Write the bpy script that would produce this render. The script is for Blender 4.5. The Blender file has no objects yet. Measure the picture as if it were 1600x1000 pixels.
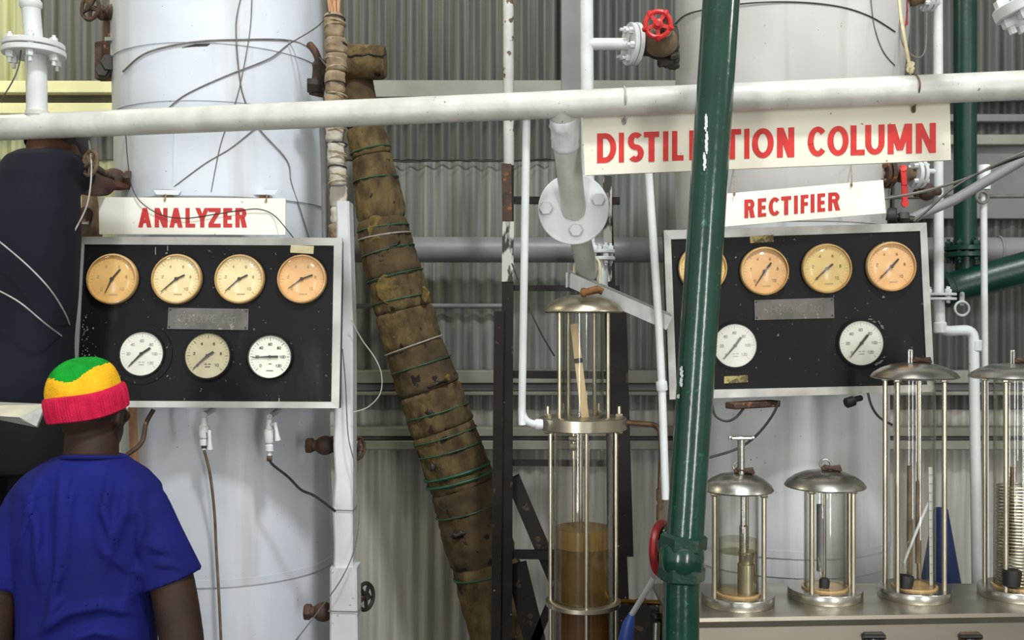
import bpy, bmesh, math, random
from mathutils import Vector, Matrix, Quaternion, noise
R = random.Random(7)
C = bpy.context.scene.collection
SC = bpy.context.scene
F, CAMZ = 1600.0, 1.85
V = Vector
PI = math.pi

# ------------------------------------------------------------------ camera, world, lights, exposure
cam = bpy.data.objects.new('camera', bpy.data.cameras.new('camera'))
C.objects.link(cam)
cam.location = (0, 0, CAMZ)
cam.rotation_euler = (PI / 2, 0, 0)
cam.data.sensor_width = 36.0
cam.data.lens = 36.0
cam.data.clip_start = 0.05
SC.camera = cam
SC.view_settings.view_transform = 'Standard'
SC.view_settings.look = 'None'
SC.view_settings.gamma = 1.0
SC.view_settings.use_curve_mapping = False
SC.view_settings.exposure = -0.05
SC.cycles.use_denoising = True
SC.cycles.max_bounces = 8
SC.cycles.transparent_max_bounces = 24
SC.cycles.caustics_reflective = False
SC.cycles.caustics_refractive = False
SC.cycles.sample_clamp_indirect = 4.0

world = bpy.data.worlds.new('hall_daylight')
SC.world = world
world.use_nodes = True
world.node_tree.nodes['Background'].inputs['Color'].default_value = (1.0, 1.0, 0.93, 1)
world.node_tree.nodes['Background'].inputs['Strength'].default_value = 0.62


def area_light(name, loc, target, size, power, col=(1, 1, 1), sy=None):
    d = bpy.data.lights.new(name, 'AREA')
    d.size = size
    if sy:
        d.shape = 'RECTANGLE'
        d.size_y = sy
    d.energy = power
    d.color = col
    o = bpy.data.objects.new(name, d)
    C.objects.link(o)
    o.location = loc
    o.rotation_euler = (V(target) - V(loc)).to_track_quat('-Z', 'Y').to_euler()
    return o


area_light('high_bay_lamp', (1.05, -0.35, 6.5), (0.1, 3.4, 1.3), 0.5, 250, (0.93, 0.97, 1.0))
area_light('fluorescent_lamp', (0.2, 2.1, 6.4), (0.2, 2.5, 0), 1.6, 22, (1.0, 1.0, 0.95), 0.5)
area_light('fluorescent_bank', (0.0, -1.4, 5.6), (0.0, 3.3, 1.2), 5.0, 80, (1.0, 1.0, 0.90), 2.6)
area_light('front_fill_left', (-2.6, -3.2, 1.4), (0.3, 3.0, 1.4), 0.7, 100, (0.95, 0.98, 1.0), 2.8)  # added front fill, no doorway is built; also gives glass its upright glints
area_light('front_fill_right', (2.3, -3.2, 1.4), (0.3, 3.0, 1.4), 0.6, 100, (1.0, 0.99, 0.95), 2.8)  # added matching fill from the right front, likewise without a doorway
area_light('warm_lamp', (-2.7, 3.6, 4.6), (-2.2, 4.9, 2.6), 0.3, 40, (1.0, 0.93, 0.6))
SIDE = area_light('side_lamp', (3.4, 1.2, 3.4), (0.9, 2.6, 2.0), 0.35, 14, (1.0, 0.97, 0.9))


# ------------------------------------------------------------------ helpers
def P(x, y, d):
    return V(((x - 800) / F * d, d, CAMZ - (y - 500) / F * d))


def S(px, d):
    return px / F * d


def ray(x, y):
    return V(((x - 800) / F, 1.0, -(y - 500) / F))


def on_plane(x, y, o, n):
    r = ray(x, y)
    c = V((0, 0, CAMZ))
    return c + r * ((o - c).dot(n) / r.dot(n))


def on_cyl(px, py, xc, yc, r, off=0.0):
    a = (px - 800) / F
    A = a * a + 1
    B = -2 * (a * xc + yc)
    Cc = xc * xc + yc * yc - (r + off) ** 2
    disc = B * B - 4 * A * Cc
    d = (-B - math.sqrt(disc)) / (2 * A) if disc > 0 else yc
    return P(px, py, d)


def lin(c):
    return tuple(((v / 255) / 12.92 if v / 255 <= 0.04045 else ((v / 255 + 0.055) / 1.055) ** 2.4) for v in c)


ROOT = {}


def thing(name, label, cat, group=None, kind=None):
    o = bpy.data.objects.new(name, None)
    o.empty_display_size = 0.05
    C.objects.link(o)
    if label:
        o['label'] = label
    if cat:
        o['category'] = cat
    if group:
        o['group'] = group
    if kind:
        o['kind'] = kind
    ROOT[o] = V((0, 0, 0))
    return o


def obj(name, bm, mat, parent=None, smooth=True, angle=38, label=None, kind=None):
    bmesh.ops.remove_doubles(bm, verts=bm.verts, dist=1e-6)
    bmesh.ops.recalc_face_normals(bm, faces=bm.faces)
    me = bpy.data.meshes.new(name)
    bm.to_mesh(me)
    bm.free()
    return obj_me(name, me, mat, parent, smooth, angle, label, kind)


def obj_me(name, me, mat, parent=None, smooth=True, angle=38, label=None, kind=None):
    n = len(me.vertices)
    lo = V((1e9,) * 3)
    hi = V((-1e9,) * 3)
    for v in me.vertices:
        for k in range(3):
            lo[k] = min(lo[k], v.co[k])
            hi[k] = max(hi[k], v.co[k])
    c = (lo + hi) / 2
    if parent is None:
        c.z = lo.z
    me.transform(Matrix.Translation(-c))
    if smooth:
        for p in me.polygons:
            p.use_smooth = True
        if angle:
            me.set_sharp_from_angle(angle=math.radians(angle))
    me.materials.clear()
    me.materials.append(mat)
    o = bpy.data.objects.new(name, me)
    C.objects.link(o)
    ROOT[o] = c.copy()
    if parent is not None:
        o.parent = parent
        o.location = c - ROOT[parent]
    else:
        o.location = c
    if label:
        o['label'] = label
    if kind:
        o['kind'] = kind
    return o


def solo(name, bm, mat, label, cat, group=None, smooth=True, kind=None):
    o = obj(name, bm, mat, None, smooth)
    if label:
        o['label'] = label
    if cat:
        o['category'] = cat
    if group:
        o['group'] = group
    if kind:
        o['kind'] = kind
    return o


def finalize():
    """put every Empty at the base of its thing, then set all local positions from world positions"""
    base = {}
    for o, w in ROOT.items():
        base[o] = w
        if o.type != 'EMPTY':
            continue
        lo = V((1e9,) * 3)
        hi = V((-1e9,) * 3)
        st = list(o.children)
        while st:
            c = st.pop()
            st += list(c.children)
            if c.type == 'MESH':
                for v in c.data.vertices:
                    for k in range(3):
                        lo[k] = min(lo[k], v.co[k] + ROOT[c][k])
                        hi[k] = max(hi[k], v.co[k] + ROOT[c][k])
        base[o] = V(((lo.x + hi.x) / 2, (lo.y + hi.y) / 2, lo.z))
    for o in ROOT:
        o.location = base[o] - (base[o.parent] if o.parent else V((0, 0, 0)))


def B():
    return bmesh.new()


def frame(t):
    t = t.normalized()
    a = V((0, 0, 1)) if abs(t.z) < 0.9 else V((1, 0, 0))
    u = t.cross(a).normalized()
    return u, t.cross(u).normalized()


def rings(bm, rl, closed=True, cap0=True, cap1=True):
    vs = []
    for ring in rl:
        if len(ring) == 1:
            vs.append([bm.verts.new(ring[0])])
        else:
            vs.append([bm.verts.new(p) for p in ring])
    for a, b in zip(vs[:-1], vs[1:]):
        n = max(len(a), len(b))
        for i in range(n if closed else n - 1):
            j = (i + 1) % n
            q = []
            if len(a) == 1:
                q = [a[0], b[j], b[i]]
            elif len(b) == 1:
                q = [a[i], a[j], b[0]]
            else:
                q = [a[i], a[j], b[j], b[i]]
            bm.faces.new(q)
    if closed and cap0 and len(vs[0]) > 2:
        bm.faces.new(list(reversed(vs[0])))
    if closed and cap1 and len(vs[-1]) > 2:
        bm.faces.new(vs[-1])
    return vs


def tube(bm, pts, r, n=12, cap=True, rfun=None):
    pts = [V(p) for p in pts]
    m = len(pts)
    T = []
    for i in range(m):
        a = pts[max(i - 1, 0)]
        b = pts[min(i + 1, m - 1)]
        T.append((b - a).normalized())
    u, w = frame(T[0])
    rl = []
    for i in range(m):
        if i:
            q = T[i - 1].rotation_difference(T[i])
            u = q @ u
            w = q @ w
        rr = r[i] if isinstance(r, (list, tuple)) else r
        ring = []
        for k in range(n):
            a = 2 * PI * k / n
            f = rfun(i, a) if rfun else 1.0
            ring.append(pts[i] + (u * math.cos(a) + w * math.sin(a)) * rr * f)
        rl.append(ring)
    rings(bm, rl, True, cap, cap)


def spline(pts, k=6):
    pts = [V(p) for p in pts]
    out = []
    for i in range(len(pts) - 1):
        p0 = pts[max(i - 1, 0)]
        p1 = pts[i]
        p2 = pts[i + 1]
        p3 = pts[min(i + 2, len(pts) - 1)]
        for j in range(k):
            t = j / k
            out.append(0.5 * ((2 * p1) + (p2 - p0) * t + (2 * p0 - 5 * p1 + 4 * p2 - p3) * t * t + (3 * p1 - p0 - 3 * p2 + p3) * t ** 3))
    out.append(pts[-1])
    return out


def bend(pts, r, k=6):
    """polyline with rounded corners of radius r"""
    pts = [V(p) for p in pts]
    out = [pts[0]]
    for i in range(1, len(pts) - 1):
        a = (pts[i - 1] - pts[i]).normalized()
        b = (pts[i + 1] - pts[i]).normalized()
        s = pts[i] + a * r
        e = pts[i] + b * r
        for j in range(k + 1):
            t = j / k
            out.append(s * (1 - t) ** 2 + pts[i] * 2 * t * (1 - t) + e * t * t)
    out.append(pts[-1])
    return out


def lathe(bm, prof, o, axis=(0, 0, 1), n=32, cap=True, f=None, u=None):
    axis = V(axis).normalized()
    if u is None:
        u, w = frame(axis)
    else:
        w = axis.cross(u)
    rl = []
    for i, (r, h) in enumerate(prof):
        if r < 1e-6:
            rl.append([V(o) + axis * h])
        else:
            rl.append([V(o) + axis * h + (u * math.cos(2 * PI * k / n) + w * math.sin(2 * PI * k / n)) * r * (f(i, 2 * PI * k / n) if f else 1) for k in range(n)])
    rings(bm, rl, True, cap, cap)


def cyl(bm, a, b, r, n=16):
    tube(bm, [a, b], r, n)


def disc(bm, c, axis, r, h, n=24, bev=0.0):
    """a solid disc centred on c"""
    if bev:
        lathe(bm, [(r - bev, -h / 2), (r, -h / 2 + bev), (r, h / 2 - bev), (r - bev, h / 2)], c, axis, n)
    else:
        lathe(bm, [(r, -h / 2), (r, h / 2)], c, axis, n)


def annulus(bm, c, axis, ro, ri, h, n=32):
    axis = V(axis).normalized()
    u, w = frame(axis)
    c = V(c)
    pr = [(ri, -h / 2), (ro, -h / 2), (ro, h / 2), (ri, h / 2), (ri, -h / 2)]
    rl = [[c + axis * hh + (u * math.cos(2 * PI * k / n) + w * math.sin(2 * PI * k / n)) * r for k in range(n)] for r, hh in pr]
    rings(bm, rl, True, False, False)


def torus(bm, c, axis, RR, r, n=28, m=8):
    axis = V(axis).normalized()
    u, w = frame(axis)
    pts = [[V(c) + (u * math.cos(2 * PI * i / n) + w * math.sin(2 * PI * i / n)) * (RR + r * math.cos(2 * PI * j / m)) + axis * r * math.sin(2 * PI * j / m) for j in range(m)] for i in range(n + 1)]
    rings(bm, pts, True, False, False)


def box(bm, c, s, M=None, bev=0.0):
    ret = bmesh.ops.create_cube(bm, size=1.0)
    vs = ret['verts']
    bmesh.ops.scale(bm, vec=V(s), verts=vs)
    if bev:
        es = list({e for v in vs for e in v.link_edges})
        r2 = bmesh.ops.bevel(bm, geom=es, offset=bev, segments=1, affect='EDGES', profile=0.5)
        vs = list({v for f in r2['faces'] for v in f.verts} | {v for v in vs if v.is_valid})
    for v in vs:
        v.co = (M @ v.co if M else v.co) + V(c)


def beam(bm, a, b, w, h, up=(0, -1, 0), bev=0.0):
    """rectangular bar from a to b; w across, h along 'up'"""
    a, b = V(a), V(b)
    t = (b - a).normalized()
    upv = V(up)
    upv = (upv - t * upv.dot(t)).normalized()
    s = t.cross(upv)
    M = Matrix((s, t, upv)).transposed()
    box(bm, (a + b) / 2, (w, (b - a).length, h), M, bev)


def prism(bm, poly, vec):
    a = [bm.verts.new(V(p)) for p in poly]
    b = [bm.verts.new(V(p) + V(vec)) for p in poly]
    bm.faces.new(a)
    bm.faces.new(list(reversed(b)))
    n = len(poly)
    for i in range(n):
        bm.faces.new([a[i], b[i], b[(i + 1) % n], a[(i + 1) % n]])


def hexn(bm, c, axis, r, h):
    lathe(bm, [(r * 0.9, -h / 2), (r, -h / 2 + r * .12), (r, h / 2 - r * .12), (r * 0.9, h / 2)], c, axis, 6)


def ell(bm, c, r, M=None, n=20):
    ret = bmesh.ops.create_uvsphere(bm, u_segments=n, v_segments=n // 2 + 2, radius=1.0)
    for v in ret['verts']:
        p = V((v.co.x * r[0], v.co.y * r[1], v.co.z * r[2]))
        v.co = (M @ p if M else p) + V(c)


# ------------------------------------------------------------------ materials
def nodes_of(name):
    m = bpy.data.materials.new(name)
    m.use_nodes = True
    nt = m.node_tree
    return m, nt, nt.nodes['Principled BSDF'], nt.nodes['Material Output']


def mat(name, c, c2=None, rough=0.5, metal=0.0, scale=6.0, lo=0.35, hi=0.65, speck=None, bump=0.0, bscale=60.0, stretch=(1, 1, 1), coat=0.0,
        spec=0.5, streak=None, detail=4.0, rough2=None):
    """painted / metal surface: two tones mixed by noise, optional specks and streaks, fine relief. Colours are sRGB 0-255"""
    m, nt, bs, out = nodes_of(name)
    N, Lk = nt.nodes, nt.links
    tc = N.new('ShaderNodeTexCoord')
    mp = N.new('ShaderNodeMapping')
    mp.inputs['Scale'].default_value = stretch
    Lk.new(tc.outputs['Object'], mp.inputs['Vector'])
    col = None
    c = lin(c)
    c2 = lin(c2) if c2 else c
    nz = N.new('ShaderNodeTexNoise')
    nz.inputs['Scale'].default_value = scale
    nz.inputs['Detail'].default_value = detail
    Lk.new(mp.outputs['Vector'], nz.inputs['Vector'])
    mr = N.new('ShaderNodeMapRange')
    mr.inputs['From Min'].default_value = lo
    mr.inputs['From Max'].default_value = hi
    Lk.new(nz.outputs['Fac'], mr.inputs['Value'])
    mx = N.new('ShaderNodeMix')
    mx.data_type = 'RGBA'
    mx.inputs['A'].default_value = (*c, 1)
    mx.inputs['B'].default_value = (*c2, 1)
    Lk.new(mr.outputs['Result'], mx.inputs['Factor'])
    col = mx.outputs['Result']

    def layer(color, th, sc, soft, st=(1, 1, 1), amt=1.0, seed=3.0):
        nonlocal col
        m2 = N.new('ShaderNodeMapping')
        m2.inputs['Scale'].default_value = st
        m2.inputs['Location'].default_value = (seed, seed * 1.7, seed * .3)
        Lk.new(tc.outputs['Object'], m2.inputs['Vector'])
        n2 = N.new('ShaderNodeTexNoise')
        n2.inputs['Scale'].default_value = sc
        n2.inputs['Detail'].default_value = 3.0
        Lk.new(m2.outputs['Vector'], n2.inputs['Vector'])
        r2 = N.new('ShaderNodeMapRange')
        r2.inputs['From Min'].default_value = th
        r2.inputs['From Max'].default_value = th + soft
        r2.inputs['To Max'].default_value = amt
        Lk.new(n2.outputs['Fac'], r2.inputs['Value'])
        x2 = N.new('ShaderNodeMix')
        x2.data_type = 'RGBA'
        Lk.new(r2.outputs['Result'], x2.inputs['Factor'])
        Lk.new(col, x2.inputs['A'])
        x2.inputs['B'].default_value = (*lin(color), 1)
        col = x2.outputs['Result']

    if streak:
        for k, s in enumerate(streak):
            layer(s[0], s[1], s[2], 0.18, s[3], s[4], 5.0 + k)
    if speck:
        for k, s in enumerate(speck):
            layer(s[0], s[1], s[2], 0.03, (1, 1, 1), 1.0, 1.0 + k)
    Lk.new(col, bs.inputs['Base Color'])
    bs.inputs['Roughness'].default_value = rough
    if rough2 is not None:
        r3 = N.new('ShaderNodeMapRange')
        r3.inputs['To Min'].default_value = rough
        r3.inputs['To Max'].default_value = rough2
        Lk.new(mr.outputs['Result'], r3.inputs['Value'])
        Lk.new(r3.outputs['Result'], bs.inputs['Roughness'])
    bs.inputs['Metallic'].default_value = metal
    bs.inputs['Specular IOR Level'].default_value = spec
    if coat:
        bs.inputs['Coat Weight'].default_value = coat
        bs.inputs['Coat Roughness'].default_value = 0.12
    if bump:
        bn = N.new('ShaderNodeTexNoise')
        bn.inputs['Scale'].default_value = bscale
        bn.inputs['Detail'].default_value = 5.0
        Lk.new(mp.outputs['Vector'], bn.inputs['Vector'])
        bp = N.new('ShaderNodeBump')
        bp.inputs['Strength'].default_value = bump
        bp.inputs['Distance'].default_value = 0.004
        Lk.new(bn.outputs['Fac'], bp.inputs['Height'])
        Lk.new(bp.outputs['Normal'], bs.inputs['Normal'])
    return m


def glass(name, tint=(1, 1, 1), edge=(0.72, 0.74, 0.68), rough=0.02, refl=0.9):
    """thin clear wall: sees straight through, thicker and greyer at grazing angles, mirrors by Fresnel"""
    m, nt, bs, out = nodes_of(name)
    N, Lk = nt.nodes, nt.links
    N.remove(bs)
    lw = N.new('ShaderNodeLayerWeight')
    lw.inputs['Blend'].default_value = 0.62
    pw = N.new('ShaderNodeMath')
    pw.operation = 'POWER'
    pw.inputs[1].default_value = 2.5
    Lk.new(lw.outputs['Facing'], pw.inputs[0])
    mx = N.new('ShaderNodeMix')
    mx.data_type = 'RGBA'
    mx.inputs['A'].default_value = (*tint, 1)
    mx.inputs['B'].default_value = (*edge, 1)
    Lk.new(pw.outputs[0], mx.inputs['Factor'])
    tr = N.new('ShaderNodeBsdfTransparent')
    Lk.new(mx.outputs['Result'], tr.inputs['Color'])
    gl = N.new('ShaderNodeBsdfGlossy')
    gl.inputs['Roughness'].default_value = rough
    p5 = N.new('ShaderNodeMath')
    p5.operation = 'POWER'
    p5.inputs[1].default_value = 4.0
    Lk.new(lw.outputs['Facing'], p5.inputs[0])
    ml = N.new('ShaderNodeMath')
    ml.operation = 'MULTIPLY_ADD'
    ml.inputs[1].default_value = 0.75 * refl
    ml.inputs[2].default_value = 0.03 * refl
    Lk.new(p5.outputs[0], ml.inputs[0])
    ms = N.new('ShaderNodeMixShader')
    Lk.new(ml.outputs[0], ms.inputs['Fac'])
    Lk.new(tr.outputs[0], ms.inputs[1])
    Lk.new(gl.outputs[0], ms.inputs[2])
    Lk.new(ms.outputs[0], out.inputs['Surface'])
    return m


def murky(name, c, dens, clear):
    """cloudy liquid: part clear tint, part scattering body"""
    m, nt, bs, out = nodes_of(name)
    N, Lk = nt.nodes, nt.links
    bs.inputs['Base Color'].default_value = (*lin(c), 1)
    bs.inputs['Roughness'].default_value = 0.15
    tc = N.new('ShaderNodeTexCoord')
    mp = N.new('ShaderNodeMapping')
    mp.inputs['Scale'].default_value = (60, 60, 3)
    nz = N.new('ShaderNodeTexNoise')
    nz.inputs['Scale'].default_value = 1.0
    Lk.new(tc.outputs['Object'], mp.inputs['Vector'])
    Lk.new(mp.outputs['Vector'], nz.inputs['Vector'])
    r = N.new('ShaderNodeMapRange')
    r.inputs['From Min'].default_value = 0.3
    r.inputs['From Max'].default_value = 0.7
    r.inputs['To Min'].default_value = dens - 0.12
    r.inputs['To Max'].default_value = min(1.0, dens + 0.12)
    Lk.new(nz.outputs['Fac'], r.inputs['Value'])
    tr = N.new('ShaderNodeBsdfTransparent')
    tr.inputs['Color'].default_value = (*clear, 1)
    ms = N.new('ShaderNodeMixShader')
    Lk.new(r.outputs['Result'], ms.inputs['Fac'])
    Lk.new(tr.outputs[0], ms.inputs[1])
    Lk.new(bs.outputs[0], ms.inputs[2])
    Lk.new(ms.outputs[0], out.inputs['Surface'])
    return m


M = {}
M['white'] = mat('white_gloss_paint', (214, 217, 217), (196, 199, 197), 0.38, scale=9, speck=[((120, 105, 85), 0.73, 90)], bump=0.12, bscale=70)
M['white_clean'] = mat('white_enamel', (226, 229, 230), (212, 215, 216), 0.35, scale=12, bump=0.08, bscale=50)
M['header'] = mat('white_pipe_paint', (208, 208, 203), (190, 190, 182), 0.36, scale=14, speck=[((110, 95, 70), 0.71, 110)], bump=0.25, bscale=55)
M['column'] = mat('white_column_paint', (212, 217, 226), (196, 201, 210), 0.34, scale=3.0, lo=.3, hi=.7, speck=[((125, 118, 108), 0.735, 70)],
                  bump=0.3, bscale=9, streak=[((172, 172, 168), 0.55, 3.0, (5, 5, .35), .5)], spec=0.5)
M['column2'] = mat('grey_white_column_paint', (218, 220, 222), (202, 203, 203), 0.36, scale=3.0, lo=.3, hi=.7, speck=[((120, 110, 95), 0.72, 60)],
                   bump=0.25, bscale=9, streak=[((168, 165, 158), 0.56, 3.0, (6, 6, .35), .5)])
M['column_upper_dim'] = mat('dimmed_upper_column_paint', (197, 195, 193), (180, 178, 176), 0.38, scale=3.0, lo=.3, hi=.7, speck=[((128, 120, 108), 0.735, 75)],
                     bump=0.25, bscale=9, streak=[((158, 154, 148), 0.56, 3.0, (6, 6, .35), .5)])  # darker copy of the column paint, offsets strong lamp light on the upper sheets
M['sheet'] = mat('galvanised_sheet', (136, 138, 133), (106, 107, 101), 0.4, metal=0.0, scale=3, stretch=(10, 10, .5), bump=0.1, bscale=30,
                 streak=[((184, 186, 182), 0.58, 2.2, (30, 30, .35), .6), ((78, 76, 68), 0.6, 2.0, (12, 12, .5), .6)])  # pale streaks put vertical highlights into the sheet colour
M['sheet_dark'] = mat('dark_shaded_sheet', (88, 90, 85), (64, 65, 61), 0.5, metal=0.0, scale=3, stretch=(10, 10, .5), bump=0.1, bscale=30,
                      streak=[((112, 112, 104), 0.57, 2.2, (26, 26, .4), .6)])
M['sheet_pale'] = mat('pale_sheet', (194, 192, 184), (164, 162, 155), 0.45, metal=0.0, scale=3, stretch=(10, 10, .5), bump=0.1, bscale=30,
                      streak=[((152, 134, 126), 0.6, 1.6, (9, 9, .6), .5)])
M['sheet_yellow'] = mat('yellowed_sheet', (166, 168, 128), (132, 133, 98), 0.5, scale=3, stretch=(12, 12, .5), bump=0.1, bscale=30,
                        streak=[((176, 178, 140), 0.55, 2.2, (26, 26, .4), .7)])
M['girt'] = mat('grey_white_girt_paint', (150, 150, 140), (130, 130, 120), 0.5, scale=5, speck=[((110, 100, 90), 0.72, 60)])
M['girt_cream'] = mat('cream_girt_paint', (222, 220, 176), (205, 203, 160), 0.5, scale=5)
M['girt_grey'] = mat('grey_board', (128, 128, 128), (112, 112, 112), 0.55, scale=4)
M['brown_board'] = mat('brown_board', (92, 84, 66), (72, 66, 52), 0.7, scale=6)
M['grey_pipe'] = mat('grey_pipe_paint', (142, 140, 142), (124, 122, 124), 0.4, scale=5, bump=0.1)
M['concrete'] = mat('concrete', (92, 90, 86), (76, 74, 70), 0.75, scale=3, bump=0.2)
M['steel'] = mat('stainless_steel', (196, 194, 188), (170, 167, 160), 0.24, metal=1.0, scale=4, stretch=(1, 1, 14), rough2=0.34)
M['steel_bench'] = mat('brushed_stainless_bench', (206, 200, 186), (182, 175, 160), 0.3, metal=1.0, scale=3, stretch=(1, 4, 4), rough2=0.4)
M['steel_warm'] = mat('tarnished_stainless', (208, 200, 180), (180, 172, 152), 0.26, metal=1.0, scale=6, rough2=0.38)
M['frame_steel'] = mat('brushed_frame_steel', (196, 195, 190), (160, 159, 154), 0.4, metal=0.45, scale=6, stretch=(1, 1, 1), rough2=0.5, bump=0.05)
M['frame_steel2'] = mat('dull_frame_steel', (182, 180, 177), (150, 148, 144), 0.42, metal=0.45, scale=8, rough2=0.5, bump=0.05)
M['black_board'] = mat('black_panel_paint', (11, 12, 14), (18, 18, 21), 0.5, spec=0.2, scale=5, speck=[((150, 150, 146), 0.735, 42), ((92, 92, 92), 0.70, 75)], bump=0.05,
                       streak=[((46, 46, 48), 0.58, 4, (3, 3, .8), .6)])
M['black'] = mat('black_bezel', (16, 16, 16), (24, 24, 22), 0.3, scale=8)
M['black_rubber'] = mat('black_rubber', (14, 13, 12), (24, 22, 20), 0.55, scale=20)
M['black_iron'] = mat('black_iron', (30, 28, 25), (48, 40, 32), 0.55, scale=14, bump=0.3, bscale=60)
M['rust'] = mat('rusty_iron', (84, 60, 44), (52, 38, 30), 0.7, scale=18, bump=0.5, bscale=70, speck=[((130, 82, 48), 0.62, 40)])
M['rust_tan'] = mat('tan_rusty_iron', (120, 100, 76), (88, 70, 52), 0.7, scale=22, bump=0.4, bscale=70)
M['rust_orange'] = mat('orange_rust', (132, 88, 48), (86, 58, 34), 0.75, scale=40, bump=0.5, bscale=80)
M['dark_steel'] = mat('dark_brown_steel_paint', (27, 22, 19), (37, 30, 26), 0.55, spec=0.25, scale=8, bump=0.3, bscale=50, speck=[((180, 172, 160), 0.74, 44), ((72, 58, 48), 0.66, 22)])
M['flaked'] = mat('flaked_white_paint', (52, 44, 38), (196, 192, 184), 0.6, scale=24, lo=.47, hi=.53, stretch=(1, 1, .35), bump=0.4, bscale=40)
M['flaked_white'] = mat('chipped_white_paint', (200, 200, 196), (182, 180, 174), 0.55, scale=10, speck=[((92, 78, 62), 0.62, 26)], bump=0.3)
M['green'] = mat('dark_green_gloss_paint', (6, 57, 43), (5, 46, 36), 0.2, scale=9, speck=[((20, 82, 64), 0.68, 60)], bump=0.2, bscale=60, coat=0.5)
M['green_dark'] = mat('deep_green_paint', (8, 58, 48), (6, 46, 40), 0.35, scale=9, bump=0.2)
M['green_cord'] = mat('green_cord', (30, 92, 64), (36, 70, 50), 0.55, scale=60)
M['red'] = mat('red_valve_paint', (204, 40, 36), (176, 28, 28), 0.4, scale=14, bump=0.2)
M['dark_red'] = mat('dark_red_paint', (140, 20, 26), (110, 14, 20), 0.4, scale=14, bump=0.2)
M['letter'] = mat('red_sign_paint', (206, 34, 26), (188, 24, 20), 0.45, scale=30)
M['sign'] = mat('white_sign_board', (250, 247, 234), (242, 238, 222), 0.45, scale=4, speck=[((150, 130, 100), 0.735, 60)])
M['sign_cream'] = mat('cream_sign_board', (226, 222, 206), (214, 209, 190), 0.45, scale=4, speck=[((140, 120, 90), 0.72, 50)])
M['bark'] = mat('bark_lagging', (112, 94, 60), (70, 56, 36), 0.95, scale=20, stretch=(1, 1, .6), bump=1.0, bscale=70, speck=[((122, 102, 56), 0.66, 24), ((46, 34, 24), 0.64, 16)],
                detail=8)
M['bark_dark'] = mat('dark_bark_lagging', (94, 77, 50), (66, 54, 36), 0.9, scale=12, bump=0.9, bscale=40, speck=[((40, 30, 22), 0.64, 20)], detail=8)
M['moss'] = mat('yellow_lichen', (120, 100, 52), (96, 80, 42), 0.95, scale=40, bump=1.0, bscale=90)
M['wrap'] = mat('tan_cloth_wrapping', (162, 144, 118), (118, 100, 78), 0.9, scale=18, bump=0.9, bscale=60, speck=[((52, 44, 38), 0.60, 18)])
M['wrap_white'] = mat('white_cloth_wrapping', (206, 200, 190), (176, 168, 154), 0.9, scale=16, bump=0.9, bscale=50, speck=[((92, 82, 68), 0.66, 26)])
M['twine'] = mat('twine', (178, 162, 132), (140, 124, 98), 0.9, scale=60)
M['clad'] = mat('white_sheet_cladding', (212, 214, 216), (194, 195, 196), 0.32, scale=4, bump=0.35, bscale=12, speck=[((150, 132, 104), 0.70, 22)])
M['wire'] = mat('grey_wire', (120, 116, 110), (96, 92, 88), 0.5, scale=30)
M['wire_dark'] = mat('dark_wire', (62, 58, 54), (46, 42, 40), 0.5, scale=30)
M['wire_light'] = mat('pale_wire', (176, 172, 164), (150, 146, 140), 0.5, scale=30)
M['copper'] = mat('dull_brown_copper', (118, 92, 66), (90, 70, 52), 0.42, metal=0.5, scale=20)
M['brass'] = mat('brass', (190, 150, 70), (160, 124, 58), 0.3, metal=1.0, scale=20)
M['galv'] = mat('galvanised_bracket', (186, 187, 184), (164, 165, 162), 0.42, metal=0.3, scale=20, bump=0.1)
M['cream_wood'] = mat('cream_wood', (224, 196, 152), (206, 176, 132), 0.6, scale=8, stretch=(8, 8, .6))
M['blue'] = mat('blue_plastic', (26, 52, 116), (20, 42, 100), 0.45, scale=6)
M['glass'] = glass('clear_glass', (0.985, 0.985, 0.97), (0.70, 0.71, 0.64))
M['glass_lens'] = glass('gauge_lens', (0.99, 0.98, 0.95), (0.86, 0.80, 0.66), 0.16, 0.7)
M['liquid'] = murky('amber_brown_liquid', (118, 92, 50), 0.55, (0.62, 0.50, 0.28))
M['liquid_dark'] = murky('dark_brown_liquid', (88, 56, 28), 0.82, (0.4, 0.25, 0.1))
M['foam'] = murky('tan_foam', (152, 122, 72), 0.6, (0.72, 0.58, 0.34))
M['liquid_clear'] = glass('pale_spirit', (0.97, 0.96, 0.91), (0.76, 0.74, 0.62))
M['liquid_line'] = glass('yellowish_spirit', (0.945, 0.93, 0.83), (0.76, 0.74, 0.60))
M['dial_white'] = mat('white_dial', (236, 236, 230), (228, 228, 220), 0.5, scale=14)
M['dial_tan'] = mat('tan_aged_dial', (232, 190, 122), (220, 174, 106), 0.5, scale=16)
M['dial_cream'] = mat('cream_aged_dial', (236, 222, 178), (228, 208, 158), 0.5, scale=16)
M['dial_yellow'] = mat('yellow_aged_dial', (236, 208, 142), (226, 194, 124), 0.5, scale=16)
M['dial_peach'] = mat('peach_aged_dial', (236, 190, 136), (224, 174, 118), 0.5, scale=16)
M['dial_old'] = mat('olive_aged_dial', (198, 190, 156), (182, 172, 138), 0.5, scale=16)
M['rim_tan'] = mat('tan_plastic_rim', (212, 176, 118), (190, 152, 98), 0.3, scale=18, coat=.4)
M['ink'] = mat('dial_ink', (46, 42, 38), (60, 54, 48), 0.6)
M['ink_faint'] = mat('faded_dial_ink', (186, 160, 118), (192, 164, 122), 0.6)
M['ink_grey'] = mat('grey_dial_ink', (168, 169, 168), (178, 178, 176), 0.6)
M['plate'] = mat('dull_nameplate', (112, 107, 102), (92, 88, 84), 0.5, metal=0.35, scale=18, speck=[((140, 134, 126), 0.64, 50)])
M['plate_text'] = mat('nameplate_lettering', (140, 135, 128), (124, 119, 113), 0.5, metal=0.3, scale=30)
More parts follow.
